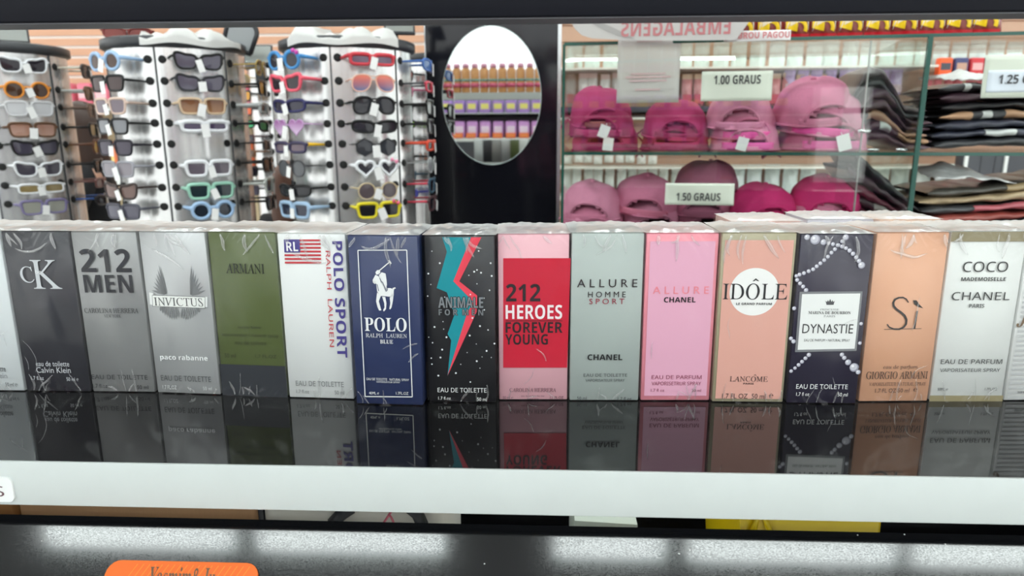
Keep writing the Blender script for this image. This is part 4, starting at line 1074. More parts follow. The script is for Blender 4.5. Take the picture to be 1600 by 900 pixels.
for px in (1365, 1410):
    s_ = cs(px, 234)[0]; MB().tube([(s_ - 0.012, 0.006, ZSH + 0.006), (s_ + 0.012, 0.006, ZSH + 0.006)], 0.004, 8).build('chrome_clip', M_CLIP, case)

def fabric(name, c): return mat(name, c, 0.85, noise=0.14, nscale=220, bump=0.25)
MAG = (150, 34, 84); MAG2 = (168, 46, 98); LPK = (204, 120, 152); LPK2 = (212, 136, 166); MAU = (170, 98, 126); HOT = (200, 40, 110)
def hat(label, c, loc, rz, sc=1.0, tagged=False, strap=None, seed=0, tilt=(0, 0), group=None, squash=1.0):
    t = thing('baseball_hat', label, 'hat', loc, rz, group)
    t.rotation_euler = (tilt[0], tilt[1], rz); t.scale = (sc, sc, sc * squash)
    rn = random.Random(seed); ph = [rn.uniform(0, 6.28) for _ in range(6)]
    RX, RY, H = 0.084, 0.095, 0.094
    A0, ZO = math.radians(36), 0.046
    def pt(a, v):
        r = math.cos(v * math.pi / 2) ** 0.62; z = H * math.sin(v * math.pi / 2) ** 0.95
        k = 1 - 0.03 * abs(math.cos(3 * a)) ** 10 + 0.04 * math.sin(2 * a + ph[0] + 3 * v) * (0.3 + v) * 0.6 + 0.022 * math.sin(5 * a + ph[1] + 6 * v) + 0.014 * math.sin(9 * a + ph[4] - 11 * v) + 0.012 * math.sin(4 * a + 16 * v + ph[5])
        return Vector((RX * r * k * math.cos(a), RY * r * k * math.sin(a), z * (1 + 0.05 * math.sin(a + ph[2]) + 0.03 * math.sin(3 * a + ph[3])) + 0.0))
    nA, nV = 72, 16
    vs = [pt(2 * math.pi * i / nA, j / nV) for j in range(nV) for i in range(nA)] + [Vector((0, 0, H))]
    fs = []
    for j in range(nV):
        for i in range(nA):
            a = 2 * math.pi * (i + .5) / nA; da = abs((a + math.pi / 2 + math.pi) % (2 * math.pi) - math.pi)
            i2 = (i + 1) % nA
            zc = H * math.sin((j + .5) / nV * math.pi / 2) ** 0.95
            if da < A0 and 0.014 < zc < ZO * math.sqrt(max(0, 1 - (da / A0) ** 2)): continue
            if j < nV - 1: fs.append((j * nA + i, j * nA + i2, (j + 1) * nA + i2, (j + 1) * nA + i))
            else: fs.append((j * nA + i, j * nA + i2, len(vs) - 1))
    cr = MB(); cr.add(vs, fs, 0, True)
    fm = fabric('cap cloth %d %d %d' % c, c)
    o = cr.build('crown', fm, t)
    md = o.modifiers.new('thick', 'SOLIDIFY'); md.thickness = 0.0022; md.offset = -1
    arch = []
    for i in range(21):
        da = -A0 + 2 * A0 * i / 20; z = 0.014 + (ZO - 0.010) * math.sqrt(max(0, 1 - (da / A0) ** 2))
        v = 2 / math.pi * math.asin(min(1, (z / H) ** (1 / 0.95))); p = pt(-math.pi / 2 + da, v); arch.append(p * 1.006)
    tr = MB(); tr.tube(arch, 0.0034, 6)
    tr.tube([pt(2 * math.pi * i / 48, 0.0) * 1.004 + Vector((0, 0, 0.003)) for i in range(48)], 0.0028, 6, closed=True)
    tr.build('edge_binding', fm, t)
    sb = MB()
    def stf(u, v):
        a = -math.pi / 2 + (u - .5) * 2 * A0 * 1.25; return (RX * 1.012 * math.cos(a) , RY * 1.012 * math.sin(a), 0.003 + 0.017 * v)
    sb.grid(stf, 16, 3); so_ = sb.build('strap', fabric('strap %d %d %d' % (strap or c), strap or c), t)
    md = so_.modifiers.new('thick', 'SOLIDIFY'); md.thickness = 0.002
    br = MB()
    def brf(u, v):
        a = math.pi / 2 + (u - .5) * math.radians(128); r = 1 + 0.62 * v * math.cos((u - .5) * math.radians(128)) ** 0.7
        return (RX * r * math.cos(a), RY * r * math.sin(a), 0.004 - 0.012 * v - 0.02 * ((u - .5) * 2) ** 2 * v + 0.006)
    br.grid(brf, 20, 6); bo = br.build('brim', fm, t); md = bo.modifiers.new('thick', 'SOLIDIFY'); md.thickness = 0.003
    MB().lathe([(0.007, H - 0.001), (0.006, H + 0.003), (0.002, H + 0.005)], 12).build('top_button', fm, t)
    if tagged:
        x = rn.uniform(-0.02, 0.03)
        g_ = MB(); g_.box(-0.0125, 0.0125, -0.0008, 0.0, -0.031, 0.0); g_.xf(Matrix.Translation((x, -RY * 1.03 - 0.006, 0.032)) @ Matrix.Rotation(rn.uniform(-.4, .4), 4, 'Y'))
        g_.tube([(x, -RY * 1.0, 0.036), (x, -RY * 1.03 - 0.006, 0.031)], 0.0008, 4)
        g_.build('price_tag', M_PAPER, t)
    return t
def pile(px, zb, py, defs, name, tdep=0.13, step=0.034):
    s, _ = cs(px, py, tdep); q = P0 + ev * s + iv * tdep
    ph = len(defs)
    for i, d in enumerate(defs):
        c, sc, dx, rz, tg_, strap, tilt = d
        where = ['bottom', 'second', 'third', 'fourth'][i] if i < ph - 1 or ph == 1 else 'top'
        lab = (name if ph == 1 else '%s cap of %s' % (where, name))
        hat(lab, c, (q.x + dx, q.y + random.uniform(-.006, .006), zb + 0.002 + i * step * sc), CA + rz, sc, tg_, strap, seed=int(px) + i, tilt=tilt, group='pink caps in the glass case')
UZ, LZ = ZSH, ZLO
pile(940, UZ, 232, [(MAG2, 1.05, 0.008, 0.05, True, MAG, (0, 0)), (MAG, 1.04, 0.0, -0.1, True, MAG2, (0.06, 0.03)), (MAG2, 0.98, -0.006, 0.2, False, (150, 84, 84), (0.18, -0.05))], 'the magenta pile at the left end of the middle glass shelf', step=0.037)
pile(1052, UZ, 232, [(MAG, 1.06, 0.004, -0.1, False, MAG2, (0, 0)), (MAG2, 1.03, 0.0, 0.12, False, MAG, (0.12, 0.04))], 'the low magenta pile beside the white sheet of paper', step=0.034)
pile(1157, UZ, 232, [(LPK2, 1.05, 0.006, 0.0, True, (238, 100, 180), (0, 0)), (LPK, 1.04, 0, 0.1, False, (236, 90, 170), (0.05, 0)), (LPK2, 1.0, -0.01, -0.1, False, None, (0.1, 0))], 'the light pink pile under the 1.00 sign', step=0.03)
pile(1276, UZ, 232, [(LPK, 1.24, 0.012, 0.1, True, (236, 110, 176), (0, 0)), (LPK2, 1.22, 0.002, -0.1, False, (238, 90, 170), (0.08, 0.10)), (LPK, 1.1, -0.022, 0.2, False, None, (0.16, -0.10))], 'the tall light pink pile at the right of the middle glass shelf', step=0.034)
pile(925, LZ, 360, [(LPK, 1.05, 0, 0.05, True, LPK2, (0, 0)), (LPK2, 1.03, 0, -0.08, False, LPK, (0.05, 0))], 'the light pink pile at the left end of the lower glass shelf', step=0.042)
pile(1008, LZ, 360, [(LPK2, 1.08, 0.01, 0.2, False, LPK, (0, 0)), (LPK, 1.08, -0.008, 0.0, False, (214, 120, 150), (0.05, 0.1))], 'the light pink pile left of the 1.50 sign', tdep=0.17, step=0.05)
pile(1096, LZ, 360, [(MAU, 1.08, 0.0, 0.1, False, LPK, (0, 0)), (MAU, 1.05, 0, -0.1, False, None, (0.0, 0)), (MAU, 1.06, 0.004, 0.0, False, None, (0.1, 0.12))], 'the mauve pile behind the 1.50 sign', tdep=0.2, step=0.045)
pile(1190, LZ, 360, [(HOT, 1.08, 0, 0, False, HOT, (0, 0)), (HOT, 1.06, 0, 0.1, False, MAG2, (0.06, 0))], 'the hot pink pile right of the 1.50 sign', step=0.036)
pile(1280, LZ, 360, [(HOT, 1.1, 0.008, -0.15, False, HOT, (0, 0)), (LPK, 1.02, -0.01, 0.1, False, HOT, (0.02, -.05)), (HOT, 1.08, 0.004, 0.0, False, (228, 130, 150), (0.06, 0.05))], 'the striped hot pink pile near the jeans on the lower shelf', step=0.026)

def jeans_stack(zb, px0, px1, py_ref, colors, where, tdep, prof, th):
    s0 = cs(px0, py_ref, tdep)[0]; s1 = cs(px1, py_ref, tdep)[0]; L_ = s1 - s0
    rn = random.Random(int(px0 + zb * 1000))
    N_ = len(colors)
    for i, cdef in enumerate(colors):
        c, words, extra = cdef
        t = thing('folded_jeans', '%s, %s' % (words, where[i] if isinstance(where, list) else '%s in the %s' % (['lowest', 'second lowest', 'third lowest', 'fourth lowest', 'fifth lowest', 'sixth lowest', 'seventh lowest', 'eighth', 'ninth'][i], where)), 'jeans', P0 + ev * s0 + iv * (tdep - 0.06), CA, 'folded jeans in the glass case')
        ph = [rn.uniform(0, 6) for _ in range(4)]; sh = rn.uniform(-0.012, 0.012); ins = rn.uniform(-0.012, 0.012)
        def zc(u):
            a, b = prof(u)
            return zb + 0.002 + a + (i + 0.5) * th * b
        def cross(u, an):
            b = prof(u)[1]
            hh = th * b * 0.52 * (1 + 0.2 * math.sin(9 * u + ph[0]) + 0.14 * math.sin(23 * u + ph[2] + 3 * an) + 0.1 * math.sin(41 * u + ph[3] - 2 * an))
            hh *= min(1, 9 * min(u, 1 - u) + 0.25)
            y = 0.13 + ins * math.sin(4 * u + ph[1]); dy = 0.13
            c_, s_ = math.cos(an), math.sin(an)
            y += 0.004 * math.sin(31 * u + ph[3]) * math.sin(2 * an)
            return (sh + L_ * u, y + dy * math.copysign(abs(c_) ** 0.35, c_), zc(u) + hh * math.copysign(abs(s_) ** 0.8, s_))
        mb = MB(); mb.grid(lambda u, v: cross(u, 2 * math.pi * v), 44, 22)
        m_ = mat('denim %d %d %d' % c, c, 0.5, noise=0.4, nscale=45, bump=1.0, coat=0.5)
        mb.build('cloth', m_, t)
        for (ua, ub, cc, nm2) in extra:
            b2 = MB()
            def strip(u, v):
                uu = ua + (ub - ua) * u; p = cross(uu, math.pi + (v - .5) * 1.5); return (p[0], p[1] - 0.0025, p[2])
            b2.grid(strip, 12, 4); o2 = b2.build(nm2, mat('trim %d %d %d' % cc, cc, 0.45, coat=0.4), t)
TAN = (190, 150, 116); NVY = (52, 56, 72); BKD = (30, 30, 35); PLM = (78, 54, 66); CHR = (58, 60, 64); PP = (208, 214, 212)
jeans_stack(UZ, 1444, 1690, 232, [(CHR, 'charcoal folded jeans', []), (NVY, 'navy folded jeans with a paper slip', [(0.32, 0.5, PP, 'paper_slip')]), (NVY, 'dark blue folded jeans', []), (BKD, 'black folded jeans with striped tan waistband', [(0.0, 0.2, TAN, 'waistband'), (0.2, 0.26, CHR, 'waistband_stripe'), (0.26, 0.32, PP, 'waistband_stripe'), (0.32, 0.4, CHR, 'waistband_stripe'), (0.4, 0.72, TAN, 'waistband')]), (BKD, 'plain black folded jeans', []), (PLM, 'black-plum folded jeans', []), (BKD, 'black folded jeans in clear wrap', [(0.16, 0.2, PP, 'paper_slip')])],
    'upper stack past the divider', 0.14, lambda u: (0.028 * u * (1.2 - u) * 2 * 0.6, 1.0 - 0.08 * u), 0.0225)
jeans_stack(UZ, 1318, 1432, 232, [(PLM, 'black folded jeans with painted plum reflections', []), (PLM, 'tan-trimmed folded jeans with painted plum reflections', [(0.55, 0.95, TAN, 'waistband'), (0.3, 0.45, PP, 'paper_slip')]), (CHR, 'charcoal folded jeans with a tan edge', [(0.2, 0.98, (176, 136, 112), 'waistband')]), (PLM, 'shiny folded jeans with painted plum reflections', []), (PLM, 'dark folded jeans with painted plum reflections', []), (CHR, 'grey-plum folded jeans', []), ((84, 72, 76), 'wrapped folded jeans with painted brownish reflections', [])],  # plum and brownish cloth colours here carry the tint of reflections
    'upper stack behind sliding glass', 0.14, lambda u: (0.035 * math.sin(math.pi * min(1, u * 1.5)) * (1 - u), 0.75 + 0.42 * math.sin(math.pi * min(1, u * 1.25 + 0.1)) - 0.1 * u), 0.0225)
jeans_stack(LZ, 1424, 1690, 376, [(NVY, 'blue folded jeans', []), (NVY, 'blue folded jeans with pale stitching', []), ((150, 70, 62), 'rusty red folded trousers', []), (CHR, 'grey folded jeans with a pink trim', [(0.3, 0.75, (190, 100, 110), 'waistband')]), ((170, 150, 118), 'beige folded trousers', []), ((70, 68, 62), 'olive-grey folded trousers with a tan waistband', [(0.45, 0.85, (160, 140, 104), 'waistband')])],
    'lower stack past the divider', 0.14, lambda u: (0.028 * u ** 1.8, 0.80 + 0.14 * u), 0.027)
jeans_stack(LZ, 1310, 1420, 376, [(PLM, 'plum folded jeans', []), ((120, 50, 70), 'wine red folded trousers', []), (PLM, 'plum folded jeans with a pale edge', [(0.3, 0.9, (170, 160, 160), 'waistband')]), ((110, 44, 66), 'dark red folded trousers', []), (PLM, 'shiny folded jeans with painted plum reflections', []), (CHR, 'charcoal folded jeans', [])],
    'lower stack behind sliding glass', 0.14, lambda u: (0.02 * (1 - u), 1.35 - 0.85 * u), 0.0265)
# clear film sheets lying on the two right-hand stacks
def sheet(label, px0, px1, py0, zlift, tdep):
    s0, s1 = cs(px0, py0, tdep)[0], cs(px1, py0, tdep)[0]
    mb = MB()
    mb.grid(lambda u, v: (s0 + (s1 - s0) * u, tdep - 0.02 + 0.16 * v, zlift + 0.03 * math.sin(math.pi * (0.2 + 0.8 * u)) * (0.4 + v) + 0.004 * math.sin(19 * u + 7 * v) * math.sin(13 * v + 3 * u)), 24, 12)
    o = mb.build('plastic_sheet', mat('wrinkled clear wrap', (222, 224, 224), 0.45, noise=0.25, nscale=45, bump=0.8)); o.location = P0; o.rotation_euler = (0, 0, CA)
    md = o.modifiers.new('thick', 'SOLIDIFY'); md.thickness = 0.001
    tag(o, label, 'plastic wrap')
sheet('whitish plastic wrap on top of the upper jeans stack behind the 1.25 sign', 1496, 1600, 130, UZ + 0.162, 0.12)
sheet('whitish plastic wrap on top of the lower jeans stack at the right', 1455, 1580, 300, LZ + 0.150, 0.10)

# paper signs
def sign(name, label, px0, py0, px1, py1, txt, tb, t=-0.012, colr=(206, 214, 200), ink=(48, 50, 52), style='bold', cat='sign', mirror=False, skew=0.0, tq=None):
    a, z1 = cs(px0, py0, t); b, z0 = cs(px1, py1, t)
    o = thing(name, label, cat, P0 + ev * a + iv * t + Vector((0, 0, z0)), CA)
    w_, h_ = b - a, z1 - z0
    mb = MB(); mb.grid(lambda u, v: (w_ * u, 0.0015 * math.sin(5 * u + 3 * v), h_ * v + skew * u), 12, 8)
    p = mb.build('paper', mat('sign paper %d %d %d' % colr, colr, 0.35), o); md = p.modifiers.new('thick', 'SOLIDIFY'); md.thickness = 0.0006
    if txt:
        c0, d1 = cs(tb[0], tb[1], t); c1, d0 = cs(tb[2], tb[3], t)
        g_ = MB(); put_text(g_, txt, style, c0 - a, c1 - a, d0 - z0, d1 - z0, -0.0028, mirror=mirror); g_.build('lettering', mat('ink %d %d %d' % ink, ink, 0.6), o)
    return o, w_, h_
sign('price_sign', 'pale paper sign reading 1.00 GRAUS above the light pink caps', 1097, 112, 1205, 157, '1.00 GRAUS', (1116, 118, 1188, 131))
sign('price_sign', 'pale paper sign reading 1.50 GRAUS in front of the mauve caps', 1040, 286, 1146, 321, '1.50 GRAUS', (1057, 301, 1125, 314))
sign('price_sign', 'pale paper sign reading 1.25 cut off at the right edge', 1541, 86, 1655, 152, None, None)
o, w_, h_ = sign('price_sign', 'smaller white paper glued on the 1.25 sign', 1545, 110, 1655, 143, '1.25 GRAUS', (1561, 117, 1652, 130), t=-0.0135, colr=(212, 222, 232))
a4, w_, h_ = sign('notice_sheet', 'white notice sheet with faint pink lines stuck inside the case front', 966, 58, 1060, 160, None, None, t=-0.002, colr=(208, 202, 200), cat='paper')
nb = MB()
for v0, ww in ((0.97, .5), (0.93, .4), (0.44, .55), (0.39, .72), (0.335, .6), (0.2, .4)):
    nb.box(w_ * (.5 - ww / 2), w_ * (.5 + ww / 2), -0.0032, -0.003, h_ * v0 - 0.0022, h_ * v0 + 0.0022)
nb.build('faint_lines', mat('faint pink ink', (206, 178, 180), 0.6), a4)
# banner seen from behind
BT = -0.03
def bl(px, py): return cs(px, py, BT)
bn = thing('banner', 'grey paper banner with red capitals seen from behind, curling at its left end', 'banner', P0 + iv * BT, CA)
outl = [bl(*p) for p in ((1150, 62.5), (1169, 36), (1176, 18), (880, 20), (893, 36), (899, 46), (909, 55), (925, 60), (990, 63.5), (1070, 63.5))]
MB().prism(outl[::-1], 0, 0.001).build('paper', mat('banner paper', (192, 189, 187), 0.6), bn)
cr_ = [bl(*p) for p in ((921, 34), (940, 35), (962, 45), (992, 61), (975, 59), (950, 50), (932, 41))]
MB().flat(cr_[::-1], -0.0008).build('curl_band', mat('banner grey band', (164, 161, 160), 0.6), bn)
g_ = MB(); c0, d1 = bl(971, 33.5); c1, d0 = bl(1141, 53.5); put_text(g_, 'EMBALAGENS', 'bold', c0, c1, d0, d1, -0.0012, mirror=True); g_.build('lettering', mat('dusty red ink', (186, 116, 120), 0.6), bn)
sign('strip_sign', 'white paper strip with red capitals under the candy bags', 1132, 49, 1235, 63, 'QUEBROU PAGOU', (1128, 51.5, 1233, 61), t=-0.02, colr=(228, 226, 226), ink=(206, 120, 124), style='bold')

# candy bags along the top of the case
cb0 = None
M_FOIL = mat('maroon foil', (132, 52, 44), 0.22, bump=0.6, nscale=30, noise=0.3); M_YEL = mat('yellow print', (244, 204, 34), 0.25); M_RED = mat('red print', (206, 32, 46), 0.25); M_CRM = mat('cream print', (240, 226, 200), 0.25)
def candy(loc, label, group):
    t = thing('candy_bag', label, 'candy bag', loc, CA, group); W_, H_, D_ = 0.0345, 0.078, 0.013
    def face(sg):
        def fn(u, v):
            x = (u - .5) * 2; z = v
            return (x * W_ * (1 - 0.06 * math.sin(math.pi * v)), sg * D_ * (1 - abs(x) ** 3) * math.sin(math.pi * min(1, max(0, (v * 1.0)))) ** 0.5 + 0.0012 * math.sin(17 * u + 9 * v), z * H_)
        return fn
    mb = MB(); mb.grid(face(-1), 14, 14); mb.grid(face(1), 14, 14); mb.build('foil_bag', M_FOIL, t)
    def patch(pts, m_, nm_):
        g_ = MB(); f_ = face(-1); k = 6
        vs = []
        for (u, v) in pts:
            p = f_(u, v); vs.append((p[0], p[1] - 0.0012, p[2]))
        g_.add(vs, [list(range(len(vs)))]); g_.build(nm_, m_, t)
    for i in range(8):
        a, b = i / 8, (i + 1) / 8
        patch([(0.06 + .88 * a, 0.03), (0.06 + .88 * b, 0.03), (0.06 + .88 * b, 0.13 + .03 * math.sin(b * 3)), (0.06 + .88 * a, 0.13 + .03 * math.sin(a * 3))], M_RED, 'red_strip') if i % 8 == 0 else None
    g_ = MB(); f_ = face(-1)
    g_.grid(lambda u, v: (lambda p: (p[0], p[1] - 0.0012, p[2]))(f_(0.06 + .88 * u, 0.03 + 0.11 * v)), 10, 2); g_.build('red_strip', M_RED, t)
    g_ = MB()
    def sw(u, v):
        an = 2.7 - 3.1 * u; r = 0.2 + 0.14 * v
        p = f_(0.52 + r * math.cos(an), 0.30 + 0.85 * r * math.sin(an)); return (p[0], p[1] - 0.0014, p[2])
    g_.grid(sw, 14, 3); g_.build('yellow_swoosh', M_YEL, t)
    g_ = MB(); g_.grid(lambda u, v: (lambda p: (p[0], p[1] - 0.0014, p[2]))(f_(0.08 + .4 * u, 0.3 + 0.25 * v - .1 * u)), 8, 4); g_.build('yellow_panel', M_YEL, t)
    g_ = MB(); g_.grid(lambda u, v: (lambda p: (p[0], p[1] - 0.0018, p[2]))(f_(0.22 + .36 * u, 0.36 + 0.16 * v + .16 * u)), 5, 3); g_.build('cream_patch', M_CRM, t)
    g_ = MB()
    for (ua, va, ub, vb) in ((.1, .2, .2, .6), (.88, .25, .8, .7), (.5, .62, .82, .8), (.2, .75, .34, .5)):
        pa, pb = f_(ua, va), f_(ub, vb); g_.tube([(pa[0], pa[1] - .002, pa[2]), ((pa[0] + pb[0]) / 2 + .001, (pa[1] + pb[1]) / 2 - .003, (pa[2] + pb[2]) / 2), (pb[0], pb[1] - .002, pb[2])], [.0004, .0013, .0004], 6)
    g_.build('film_glints', mat('painted film glint', (236, 232, 226), 0.2), t)  # white glints of the clear wrapping, built as pale opaque streaks
    return t
for i in range(10):
    px = 1160 + i * 42
    s_, _ = cs(px, 50, 0.05); q = P0 + ev * s_ + iv * 0.05
    loc = (q.x, q.y, ZTOP + 0.001)
    if cb0 is None: cb0 = candy(loc, 'small maroon and yellow foil candy bag standing in the row on the glass case top', 'candy bags on the glass case')
    else: dup(cb0, loc, CA + random.uniform(-.12, .12))

# ---------------------------------------------------------------- shelving behind the glass case
WY = 4.0
def sp(px, py): q = at_y(px, py, WY - 0.18); return q.x, q.z
ws = thing('wall_shelving', 'tan slatted wall shelving with white boards behind the glass case', 'shelving', (0, WY, 0))
x0 = at_y(884, 200, WY).x - 0.12; x1 = at_y(1640, 200, WY).x + 0.4
bk = MB(); bk.box(x0, x1, 0.02, 0.05, 0.0, 2.4, 0)
for i in range(24): bk.box(x0, x1, 0.005, 0.021, 0.06 + i * 0.098, 0.06 + i * 0.098 + 0.084, 0)
bk.build('slat_panel', mat('tan slats', (196, 158, 134), 0.55, noise=0.08, nscale=3), ws)
M_BOARD = mat('cream shelf board', (232, 230, 220), 0.4); M_DKB = mat('dark shelf edge', (46, 48, 54), 0.5)
zA = sp(1000, 109)[1]; zB = sp(1000, 168)[1]; zC = sp(1000, 306)[1]; zD = sp(1000, 259)[1]
M_LED = mat('lit shelf strip', (240, 252, 250), 0.3, emit=3.0)
for z, m_, nm_ in ((zB, M_DKB, 'dark_shelf_board'), (zB - 0.06, M_BOARD, 'shelf_board'), (zC, M_BOARD, 'shelf_board'), (zD, M_BOARD, 'shelf_board')):
    MB().box(x0, x1, -0.36, 0.02, z - (0.03 if m_ is M_DKB else 0.009), z).build(nm_, m_, ws)
xa, zl = sp(890, 98); xb, _ = sp(1135, 94)
MB().box(x0, sp(1440, 109)[0], -0.36, 0.02, zA - 0.01, zA).build('shelf_board', M_BOARD, ws)
MB().box(xa, xb, -0.37, -0.355, zl - 0.006, zl + 0.01).build('lit_strip', M_LED, ws); MB().box(xa, xb, -0.355, -0.3, zl + 0.004, zl + 0.01).build('strip_bracket', M_BOARD, ws)
def pouch(label, c, card, W_, H_, group, loc, band=None, name='pouch', cat='pouch'):
    t = thing(name, label, cat, loc, 0, group)
    mb = MB()
    for sg in (-1, 1):
        mb.grid(lambda u, v: ((u - .5) * W_, sg * 0.02 * (1 - abs(2 * u - 1) ** 2.5) * math.sin(math.pi * v) ** .5 + 0.003 * math.sin(14 * u + 9 * v), v * H_), 8, 8)
    mb.build('bag', mat('pouch %d %d %d' % c, c, 0.16, bump=0.8, nscale=22, noise=0.12, coat=0.5), t)
    MB().box(-W_ * .48, W_ * .48, -0.004, 0.004, H_ * 0.98, H_ * 1.16).build('header_card', mat('card %d %d %d' % card, card, 0.5), t)
    if band: MB().box(-W_ * .42, W_ * .42, -0.024, -0.019, H_ * 0.08, H_ * 0.42).build('contents', mat('cont %d %d %d' % band, band, 0.5, noise=0.5, nscale=60), t)
    return t
def row(px0, px1, step, py_bot, py_top, c, card, label, group, band=None, every=None):
    p = None; px = px0
    while px <= px1:
        xa, zb_ = sp(px, py_bot); _, zt = sp(px, py_top)
        W_ = (sp(px + step * .84, py_bot)[0] - xa)
        if p is None:
            p = pouch(label, c, card, W_, (zt - zb_) / 1.16, group, (xa, WY - 0.18, zb_), band)
        else: dup(p, (xa + random.uniform(-.006, .006), WY - 0.18 + random.uniform(-.01, .01), zb_ + random.uniform(-.008, .008)), rz=random.uniform(-.12, .12))
        px += step
row(898, 1590, 28.5, 107, 66, (214, 226, 220), (190, 200, 194), 'clear silvery pouch hanging in the top row behind the glass case', 'silvery pouches in the top row')
row(892, 965, 17.5, 165, 116, (232, 226, 222), (230, 200, 196), 'white pouch with red contents on the shelf behind the magenta caps', 'white and red pouches', band=(216, 70, 80))
row(1072, 1300, 19.5, 166, 116, (226, 150, 152), (228, 196, 170), 'pinkish toy pouch with a tan card on the shelf behind the light pink caps', 'pink toy pouches', band=(200, 80, 90))
row(1232, 1420, 21, 146, 104, (214, 190, 236), (196, 170, 226), 'lilac pouch standing high on the shelf behind the plum-tinted jeans', 'lilac pouches', band=(230, 190, 200))
row(1446, 1536, 16, 166, 118, (232, 140, 146), (226, 180, 180), 'rosy pouch on the shelf above the black jeans', 'rosy pouches', band=(206, 70, 84))
row(886, 1030, 16.5, 256, 241, (222, 222, 216), (214, 206, 196), 'tiny white packet in the row just under the middle glass shelf', 'tiny white packets')
row(884, 1075, 17, 305, 262, (228, 232, 228), (218, 220, 216), 'small white pouch in the row behind the light pink caps of the lower shelf', 'small white pouches')
row(1150, 1262, 27, 305, 258, (216, 226, 226), (206, 214, 212), 'clear white pouch behind the hot pink caps of the lower shelf', 'clear white pouches')
row(1372, 1502, 33, 305, 258, (224, 232, 228), (214, 222, 216), 'large clear pouch on the tan slats above the lower jeans stack', 'large clear pouches')
for (px, c, c2_, lab) in ((1459, (240, 92, 40), (70, 70, 80), 'orange toy box with a dark panel on the shelf beyond the glass divider'), (1483, (62, 66, 110), (190, 150, 130), 'navy toy box beside the orange one'), (1507, (200, 52, 60), (220, 170, 170), 'red toy box right of the navy one'), (1527, (34, 34, 42), (160, 60, 70), 'black toy box at the end of the toy boxes')):
    xa, zb_ = sp(px, 120); zt = sp(px, 93)[1]
    pack('toy_box', lab, 'box', 0.075, 0.05, zt - zb_, c, c2_, (xa, WY - 0.27, zb_), 'toy boxes')
xs, zs0 = sp(1490, 120)
MB().box(sp(1440, 120)[0], sp(1600, 120)[0], -0.36, -0.15, zs0 - 0.015, zs0).build('shelf_board', M_BOARD, ws)
dc = thing('dark_cabinet', 'dark grey panelled cabinet with white uprights behind the lower jeans stack', 'cabinet', (0, WY - 0.45, 0))
da, dz1 = at_y(1506, 243, WY - 0.45).x, at_y(1506, 240, WY - 0.45).z
db = at_y(1660, 243, WY - 0.45).x; dz0 = at_y(1506, 330, WY - 0.45).z
MB().box(da, db, 0, 0.08, 0, dz1, bev=0.004, seg=1).build('body', mat('dark grey laminate', (58, 60, 66), 0.4), dc)
for px in (1506, 1568): 
    x_ = at_y(px, 270, WY - 0.45).x; MB().box(x_ - 0.008, x_ + 0.008, -0.012, 0, 0, dz1).build('upright', M_WHITE, dc)
for px in (1530, 1552):
    x_ = at_y(px, 270, WY - 0.45).x; MB().box(x_ - 0.002, x_ + 0.002, -0.003, 0, 0, dz1).build('panel_joint', M_DKB, dc)

# low shelf with pink packs against the slat wall behind the towers
lw = thing('wall_shelf', 'white shelf with pink packs against the slat wall between two towers', 'shelf', (0, 5.3, 0))
lx0, lz = at_y(104, 166, 5.2).x, at_y(130, 164, 5.2).z; lx1 = at_y(440, 166, 5.2).x
MB().box(lx0 - .6, lx1, -0.3, 0.3, lz - 0.05, lz).build('shelf_board', M_WHITE, lw)
MB().box(lx0 - .6, lx1, -0.3, 0.3, lz - 0.62, lz - 0.57).build('shelf_board', M_WHITE, lw)
MB().box(lx0 - .6, lx0 - .56, -0.3, 0.3, 0, lz).build('side_panel', M_WHITE, lw); MB().box(lx1 - .04, lx1, -0.3, 0.3, 0, lz).build('side_panel', M_WHITE, lw)
MB().box(lx0 - .56, lx1 - .04, 0.26, 0.3, 0, lz - .05).build('back_panel', mat('warm beige panel', (214, 196, 160), 0.6), lw)  # plain warm beige back board
def lrow(z, h_, cA, cB, lab, grp, n, k0=0.0):
    p = None
    for i in range(n):
        x = lx0 - 0.45 + (lx1 - lx0 + 0.3) * i / (n - 1)
        if p is None: p = pack('product_pack', lab, 'pack', 0.12, 0.12, h_, cA, cB, (x, 5.2, z), grp)
        else: dup(p, (x, 5.2 + random.uniform(-.02, .02), z))
lrow(lz, 0.17, (224, 120, 140), (236, 190, 196), 'pink pack on the white wall shelf behind the towers', 'pink packs on the wall shelf', 14)
lrow(lz - 0.57, 0.28, (226, 130, 90), (240, 210, 130), 'orange pack on the lower wall shelf behind the towers', 'orange packs on the lower wall shelf', 14)

